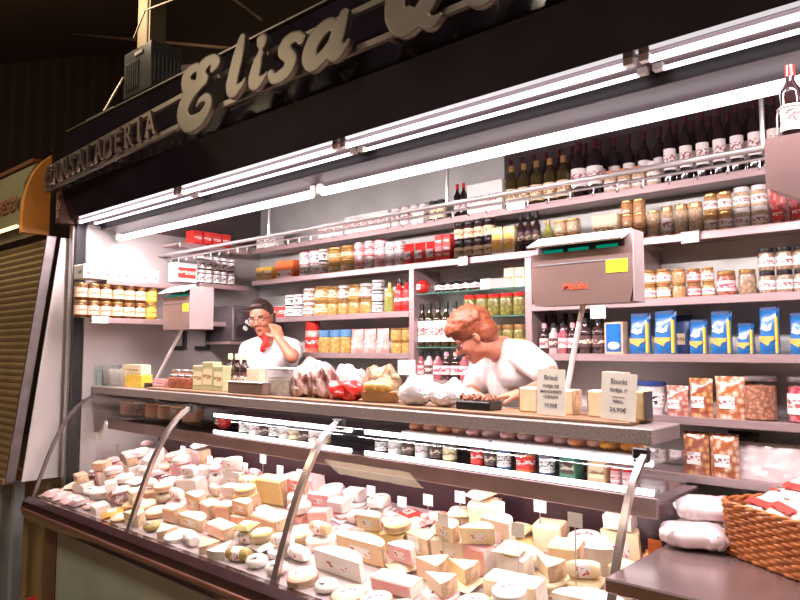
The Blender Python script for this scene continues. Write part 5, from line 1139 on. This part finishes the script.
# the woman: bent forward over the counter, looking down to the left
H = at(474, 336, 2.47); fd = Vector((-.80, -.60, 0)).normalized(); R = headframe(fd, .62, .0); bf = Vector((-.70, -.71, 0)).normalized(); lf = Vector((-bf.y, bf.x, 0))
nk = at(503, 350, 2.62); sh_n = at(524, 356, 2.56); sh_f = at(484, 366, 2.72)
ch = at(520, 383, 2.70); be = at(540, 418, 2.80); pe = at(556, 462, 2.88); pe.z = max(pe.z, 1.02)
el = (at(557, 380, 2.46), at(470, 396, 2.56)); wr = (at(524, 394, 2.31), at(486, 402, 2.34))
def wom_hair(H, R, k, root, bz):
    h = MB(); P = lambda x, y, z: H + R @ Vector((x * k, y * k, z * k)); rn_ = random.Random(6)
    h.ell(P(-.018, 0, .050), (.112 * k, .092 * k, .094 * k), R, 24, 16); h.ell(P(-.052, 0, -.005), (.072 * k, .085 * k, .085 * k), R); h.ell(P(.062, 0, .092), (.048 * k, .068 * k, .036 * k), R); h.ell(P(-.03, 0, .02), (.085 * k, .088 * k, .07 * k), R)
    for q in range(170):
        a = rn_.uniform(-2.6, 2.6); e_ = rn_.uniform(.1, 1.5); v = Vector((math.cos(e_) * math.cos(a) * .112 - .018, math.sin(a) * math.cos(e_) * .093, .05 + math.sin(e_) * .094))
        if v.x > .05 and v.z < .07: continue
        h.cap(P(*v), P(v.x + .018, v.y * 1.02, v.z + rn_.uniform(-.006, .012)), .012, .007, 6)
    fuse(h, 'auburn_hair', mat('auburn_hair', (.34, .095, .04), .5, 0, c2=(.17, .04, .018), scale=40, stretch=(1, 3, 3)), .006, 1, root)
    obj('eyebrows', bz.mesh('eyebrows', MATS['auburn_hair']), root); glasses(H, R, root, k)
person('woman with short auburn hair and white t-shirt leaning over the counter', H, R, .90, skin2, nk, ch, be, pe, (sh_n, sh_f), el, wr,
       ((Vector((-.75, -.35, -.1)), Vector((0, 0, -1)), .9), (Vector((-.3, -.9, 0)), Vector((0, 0, -1)), .9)),
       [Vector((pe.x, pe.y, .60)) + lf * s * .10 + bf * .05 for s in (1, -1)], [Vector((pe.x, pe.y, FL + .085)) + lf * s * .12 for s in (1, -1)], [Vector((pe.x, pe.y, FL + .047)) + lf * s * .13 + bf * .15 for s in (1, -1)], wom_hair)

# ================================================================== RIGHT-HAND BENCH AND BASKET
TZ = 1.05
tb = empty('steel_table'); tag(tb, 'brownish steel table at the lower right carrying the wicker basket', 'table')
tmm = mat('table_steel', (.40, .30, .29), .22, .75, .08, 5)
obj('tabletop', MB().box(-.775, .85, 1.60, 2.26, TZ - .035, TZ, .004).mesh('tabletop', tmm), tb)
obj('cabinet', MB().box(-.73, .83, 1.66, 2.24, .08, TZ - .036).mesh('cabinet', dsteel, False), tb)
for x, y in ((-.70, 1.70), (.78, 1.70), (-.70, 2.2), (.78, 2.2)): obj('leg', MB().box(x - .02, x + .02, y - .02, y + .02, 0, .08, .002).mesh('leg', blk), tb)
ang = math.atan2(-.53, .848); bc = Vector((-.365, 2.03, TZ))
wick = mat('wicker', (.56, .20, .05), .55, 0, c2=(.34, .10, .02), scale=60, coat=.2)
bsk = empty('wicker_basket', bc + Vector((0, 0, .001))); bsk.rotation_euler = (0, 0, ang); tag(bsk, 'orange-brown wicker basket full of wrapped breads on the steel table', 'basket')
def rr(hx, hy, r, n=10):
    out = []
    for cx, cy, a0 in ((hx - r, hy - r, 0), (-hx + r, hy - r, PI / 2), (-hx + r, -hy + r, PI), (hx - r, -hy + r, 1.5 * PI)):
        for i in range(n): a = a0 + PI / 2 * i / (n - 1); out.append((cx + r * math.cos(a), cy + r * math.sin(a)))
    return out
def resample(p, n):
    P = [Vector(q) for q in p] + [Vector(p[0])]; L_ = [0]
    for i in range(1, len(P)): L_.append(L_[-1] + (P[i] - P[i - 1]).length)
    out = []; j = 0
    for k in range(n):
        t = L_[-1] * k / n
        while L_[j + 1] < t: j += 1
        f_ = (t - L_[j]) / max(1e-9, L_[j + 1] - L_[j]); out.append(P[j].lerp(P[j + 1], f_))
    return out
NS = 56; base = resample(rr(.225, .155, .055), NS * 4); cen = Vector((0, 0))
wv = MB()
for l in range(15):
    z = .006 + l * .0090; fl = 1 + .03 * l / 14; pts = []
    for k, p_ in enumerate(base):
        t_ = (base[(k + 1) % len(base)] - base[k - 1]).normalized(); nrm = Vector((t_.y, -t_.x)); w_ = math.sin(k / 4 * PI + (PI if l % 2 else 0)) * .0035; q_ = p_ * fl + nrm * w_; pts.append((q_.x, q_.y, z))
    wv.tube(pts, .0046, 6, closed=True)
obj('woven_side', wv.mesh('woven_side', wick), bsk)
sk_ = MB()
for k in range(NS): p_ = base[k * 4]; sk_.tube([(p_.x, p_.y, .0), (p_.x * 1.032, p_.y * 1.032, .136)], .0028, 5)
obj('stakes', sk_.mesh('stakes', wick), bsk)
rim = MB()
for ph_ in (0, PI):
    pts = []
    for k, p_ in enumerate(base):
        t_ = (base[(k + 1) % len(base)] - base[k - 1]).normalized(); nrm = Vector((t_.y, -t_.x)); q_ = p_ * 1.035 + nrm * .003 * math.cos(k * .5 + ph_); pts.append((q_.x, q_.y, .139 + .003 * math.sin(k * .5 + ph_)))
    rim.tube(pts, .0045, 6, closed=True)
obj('braided_rim', rim.mesh('braided_rim', wick), bsk)
obj('basket_floor', MB().prism([tuple(p_ * .98) for p_ in base[::4]], .0, .006).mesh('basket_floor', wick, False), bsk)
def loaf(sd, m, lbl):
    b = MB().pillow(.09, .2, .05, 8, 12, amp=.004, seed=sd, flatb=False, py=3); b.v = [(x, z - .1, y + .025) for x, y, z in b.v]
    return N('wrapped_bread', b, m, [N('label', MB().box(-.034, .034, -.08, -.045, .045, .0505, .001), lbl), N('end_mark', MB().box(-.03, .03, .03, .042, .0455, .0507, .001), redm)])
wh = mat('white_wrapper', (.84, .78, .74), .25, 0, c2=(.74, .58, .50), scale=12, coat=.7); tanb = mat('tan_bread', (.72, .46, .30), .4, 0, c2=(.86, .66, .52), scale=10, coat=.7)
Rb = Matrix.Rotation(ang, 4, 'Z')
spots_ = [(-.155, -.03, .112, .15, 0), (-.06, -.035, .115, -.1, 0), (.04, -.03, .112, .1, 0), (.135, -.03, .115, -.1, 1), (-.13, .06, .155, .3, 0), (-.03, .065, .165, .0, 1), (.07, .06, .16, -.2, 0)]
for i, (x, y, z, rz, k) in enumerate(spots_):
    nd = loaf(i, tanb if k else wh, L_red); p_ = bc + Rb.to_3x3() @ Vector((x, y, z))
    put(nd, p_, '%s wrapped bread with red mark in the wicker basket, %s' % ('tan' if k else 'white', ['front left corner', 'front, second from left', 'front, third from left', 'front right corner', 'back left', 'back middle', 'back right'][i]), 'bread', 'wrapped breads in the basket', rz=ang + rz, tilt=.28, s=(1, .85, 1))
for i, (x, y, rz) in enumerate([(-.06, .10, .5), (.04, .11, .1), (.13, .09, -.2)]):
    nd = loaf(20 + i, tanb, L_white); p_ = bc + Rb.to_3x3() @ Vector((x, y, .23 + .015 * i))
    put(nd, p_, 'tan loaf in clear film standing up at the back of the basket, %s' % o_(i, 3), 'bread', 'upright loaves in the basket', rz=ang + rz, tilt=1.0, s=(.9, 1, 1))
bagw = mat('flour_bag', (.82, .74, .76), .35, 0, c2=(.72, .60, .63), scale=9, coat=.5, bump=.3)
def flatbag(sd, a=.24, b_=.2, t_=.06):
    b = MB().ell((0, 0, 0), (1, 1, 1), nu=30, nv=16); rn = random.Random(sd); pw = lambda q, e: math.copysign(abs(q) ** e, q)
    b.v = [(pw(x, .6) * a / 2 + .008 * math.sin(23 * y + sd) * abs(x), pw(y, .6) * b_ / 2 + .008 * math.sin(19 * x + sd), t_ / 2 + z * t_ / 2 * (1 + .12 * math.sin(7 * x + 5 * y + sd))) for x, y, z in b.v]; return N('white_bag', b, bagw)
for i, (px, py, z, rz, ti, lb) in enumerate([(668, 548, 1.052, .2, 0, 'lowest white paper bag behind the steel table corner, left one'), (703, 540, 1.052, -.5, 0, 'lower white paper bag next to the basket'), (690, 520, 1.108, .5, .05, 'upper white paper bag lying across the lower ones')]):
    d = Fw + Rt * ((px - 400) / FPX) - Up * ((py - 300) / FPX); p_ = Vector((0, 0, EYE)) + d * ((z - EYE) / d.z)
    p_.x, p_.y = [(-.70, 2.02), (-.64, 2.215), (-.69, 2.12)][i]
    put(flatbag(i), (p_.x, p_.y, z), lb, 'bag', 'white bags by the basket', rz=rz, tilt=ti, s=(.80, .76, 1.05))

# ================================================================== LEFT NEIGHBOUR
nb = empty('neighbour_sign'); tag(nb, 'orange-sided sign box of the next stall with a dim greenish face', 'sign')
orp = mat('orange_panel', (.72, .30, .05), .5, 0, .12, 4)
prof = [(1.80, 2.90), (1.745, 2.845), (1.695, 2.765), (1.66, 2.67), (1.64, 2.57), (1.633, 2.45), (1.635, 2.36), (1.80, 2.36)]
obj('orange_end', MB().prism(prof, -4.80, -4.75, 'x').mesh('orange_end', orp), nb)
fc = obj('lit_face', MB().prism([(1.72, 2.84), (1.655, 2.70), (1.630, 2.42), (1.66, 2.42), (1.75, 2.84)], -9.0, -4.802, 'x').mesh('lit_face', mat('greenish_face', (.24, .235, .14), .4, 0, .1, 2), False), nb)
obj('top_trim', MB().box(-9.0, -4.802, 1.70, 1.80, 2.845, 2.87).mesh('top_trim', mat('trim_red', (.20, .07, .03), .5, 0, .1, 5), False), nb)
obj('lower_light', MB().box(-9.0, -4.81, 1.615, 1.632, 2.395, 2.412).mesh('lower_light', emis('warm_strip', (1, .72, .32), 3.0), False), nb)
obj('box_core', MB().box(-9.0, -4.802, 1.76, 1.80, 2.37, 2.84).mesh('box_core', dsteel, False), nb)
text_on('PESCA', .13, (-5.02, 1.628, 2.52), fc, mat('faded_red', (.28, .09, .05), .5, 0, .2, 20), shear=.35, bold=.004, name='faded_lettering')
sh_ = empty('roller_shutter'); tag(sh_, 'closed beige roller shutter of the next stall on the left', 'shutter')
slm = mat('shutter_slat', (.34, .25, .135), .4, .35, .1, 3)
sl = MB(); ns = 34
for i in range(ns):
    t0 = i / ns; t1 = (i + 1) / ns; y0_, z0_ = 1.56 + .19 * t0, .82 + 1.50 * t0; y1_, z1_ = 1.56 + .19 * t1, .82 + 1.50 * t1; ym = (y0_ + y1_) / 2 - .010; zm = z0_ + (z1_ - z0_) * .45
    sl.prism([(y0_, z0_), (ym, zm), (y1_, z1_ - .004), (y1_ + .01, z1_ - .004), (y0_ + .01, z0_)], -10, -4.62, 'x')
obj('slats', sl.mesh('slats', slm, False), sh_)
obj('side_guide', MB().prism([(1.545, .80), (1.60, .80), (1.79, 2.33), (1.735, 2.33)], -4.618, -4.60, 'x').mesh('side_guide', dsteel, False), sh_)
obj('bottom_rail', MB().box(-10, -4.61, 1.53, 1.60, .785, .82, .004).mesh('bottom_rail', mat('wood_rail', (.20, .11, .05), .5, 0, .1, 5)), sh_)
sp_ = obj('side_screen', MB().prism([(1.62, .80), (1.89, .80), (1.89, 2.32), (1.80, 2.32)], -4.56, -4.55, 'x').mesh('side_screen', mat('pale_screen', (.60, .58, .56), .45, .1, .06, 3), False), None)
tag(sp_, 'pale grey wedge-shaped side screen between shutter and steel post', 'screen')
pl_ = empty('steel_post'); tag(pl_, 'tall steel corner post at the left end of the stall', 'post')
obj('post', MB().box(-4.50, -4.452, 1.83, 1.895, 0, 2.40, .004).mesh('post', steel), pl_)
obj('dark_seal', MB().box(-4.450, -4.412, 1.84, 1.895, .0, 2.40).mesh('dark_seal', blk, False), pl_)
nbc = empty('market_counter'); tag(nbc, 'dim ochre market counter with blue-grey legs under the roller shutter', 'counter')
for k, x in enumerate((-4.72, -4.95, -5.5)):
    o = obj('leg', MB().box(x, x + .06, 1.62, 1.68, 0, .784, .004).mesh('counter_leg', mat('blue_grey_steel', (.34, .37, .38), .45, .2, .1, 6)), nbc)
obj('front_panel', MB().box(-10, -4.64, 1.80, 1.84, .001, .784).mesh('front_panel', mat('ochre_panel', (.34, .25, .11), .5, 0, .15, 3), False), nbc)
mt_ = obj('floor_mat', MB().box(-4.9, -3.2, 1.15, 1.66, .001, .014, .004).mesh('floor_mat', blk), None); tag(mt_, 'black floor mat in front of the case at the bottom left', 'mat')
rg = obj('red_marker', MB().prism([(-.05, 0), (.05, 0), (.035, .11), (-.03, .12)], -.02, .02, 'y').mesh('red_marker', redm), None, (-4.42, 1.66, .0145)); tag(rg, 'small red object low on the floor at the bottom left', 'box')

# ================================================================== ABOVE AND BEHIND
rods = [((-16, 4.5, 4.6), (1, 4.2, 4.45)), ]
def rod(a, b, r_, lab, m=dsteel):
    a = Vector(a); b = Vector(b); o = obj('tie_rod', MB().tube([Vector((0, 0, 0)), b - a], r_, 8).mesh('tie_rod', m), None, a); tag(o, lab, 'rod', 'tie rods under the hall roof')
mr = mat('rod_metal', (.30, .22, .17), .5, .5, .1, 5)
rod(at(-60, 22, 4.6), at(260, 51, 5.2), .022, 'thin horizontal tie rod across the dark roof at top left', mr)
rod(at(222, -10, 5.2), at(262, 20, 5.2), .022, 'short slanting rod at the top, above the sign', mr)
rod(at(134, 38, 3.6), at(146, 8, 3.6), .010, 'thin wire from the electrical box to the column', mr)
rod(at(146, 10, 3.6), at(188, -6, 3.6), .010, 'thin wire going up right from the column', mr)
rod(at(104, 112, 1.83), at(123, 78, 3.44), .010, 'thin wire from the fascia to the electrical box', mr)
rod(at(-10, 152, 5.2), at(52, 151, 5.2), .012, 'faint low rod at far left behind the orange sign', mr)
hk2 = MB(); c0 = at(42, 38, 4.78); hk2.tube([c0 + Vector((.05 * math.cos(t * .6), 0, .05 * math.sin(t * .6))) for t in range(9)], .008, 6); hk2.tube([c0 + Vector((0, 0, .05)), c0 + Vector((0, 0, .14))], .008, 6)
o = obj('hook', hk2.mesh('hook', mat('rusty', (.22, .07, .04), .6, .3, .2, 10)), None); tag(o, 'rusty hook hanging from the tie rod at top left', 'hook')
colm = mat('column_paint', (.16, .14, .10), .6, 0, .12, 3)
pc = at(152, 30, 3.9); o = obj('roof_column', MB().box(-.12, .10, -.12, .12, 2.80 - 0, 6.75, .01).box(.115, .14, -.1, .1, 2.81, 6.75).mesh('roof_column', colm), None, (pc.x, pc.y, 0)); tag(o, 'pale column rising behind the stall roof at upper left', 'column')
eb = at(147, 68, 3.3); r = empty('electrical_box', (eb.x, 3.0, 0)); tag(r, 'blue-grey louvred box on the stall roof beside the column', 'box')
eb = at(137, 69, 3.43); r.location = (eb.x, 3.43, eb.z)
ebm = mat('box_grey', (.12, .14, .15), .4, .3, .1, 8)
obj('box_body', MB().box(-.30, .30, 0, .35, -.27, .24, .01).mesh('box_body', ebm), r)
fm = mat('fin_metal', (.24, .27, .28), .35, .6, .1, 8)
for k in range(6): obj('louvre', MB().box(-.24 + k * .05, -.215 + k * .05, -.012, -.001, -.20, .10, .003).mesh('louvre', fm), r)
for k in range(7): obj('louvre', MB().box(.301, .312, .03 + k * .045, .05 + k * .045, -.20, .10, .003).mesh('louvre', fm), r)
obj('support_post', MB().box(-.03, .03, .15, .21, 2.80 - eb.z, -.271).mesh('support_post', dsteel, False), r)
obj('white_plate', MB().box(-.05, .12, -.010, -.001, .15, .19, .002).mesh('white_plate', whitep), r)
ct = obj('conduit', MB().box(-.18, .18, -.02, .02, 0, .03, .004).mesh('conduit', steel), None, (-4.10, 1.835, 3.010)); tag(ct, 'short pale metal strip on top of the fascia at far left', 'strip')
tl = obj('roof_rail', MB().box(-3.05, XR, 2.35, 2.39, 2.83, 2.87, .004).mesh('roof_rail', mr), None); tag(tl, 'long metal rail lying on the stall roof behind the sign', 'rail')
wl = bpy.data.lights.new('warm_roof_lamp', 'POINT'); wl.energy = 450; wl.color = (1, .74, .36); wl.shadow_soft_size = .25; wo = bpy.data.objects.new('warm_roof_lamp', wl); wp = at(176, -4, 6.4); wo.location = wp; COL.objects.link(wo)
w2 = bpy.data.lights.new('roof_fill', 'POINT'); w2.energy = 150; w2.color = (1, .72, .45); w2.shadow_soft_size = .3; wo2 = bpy.data.objects.new('roof_fill', w2); wo2.location = (-7.5, 3.2, 5.6); COL.objects.link(wo2)  # fill light added to brighten column, roof, rods and wall; no visible lamp
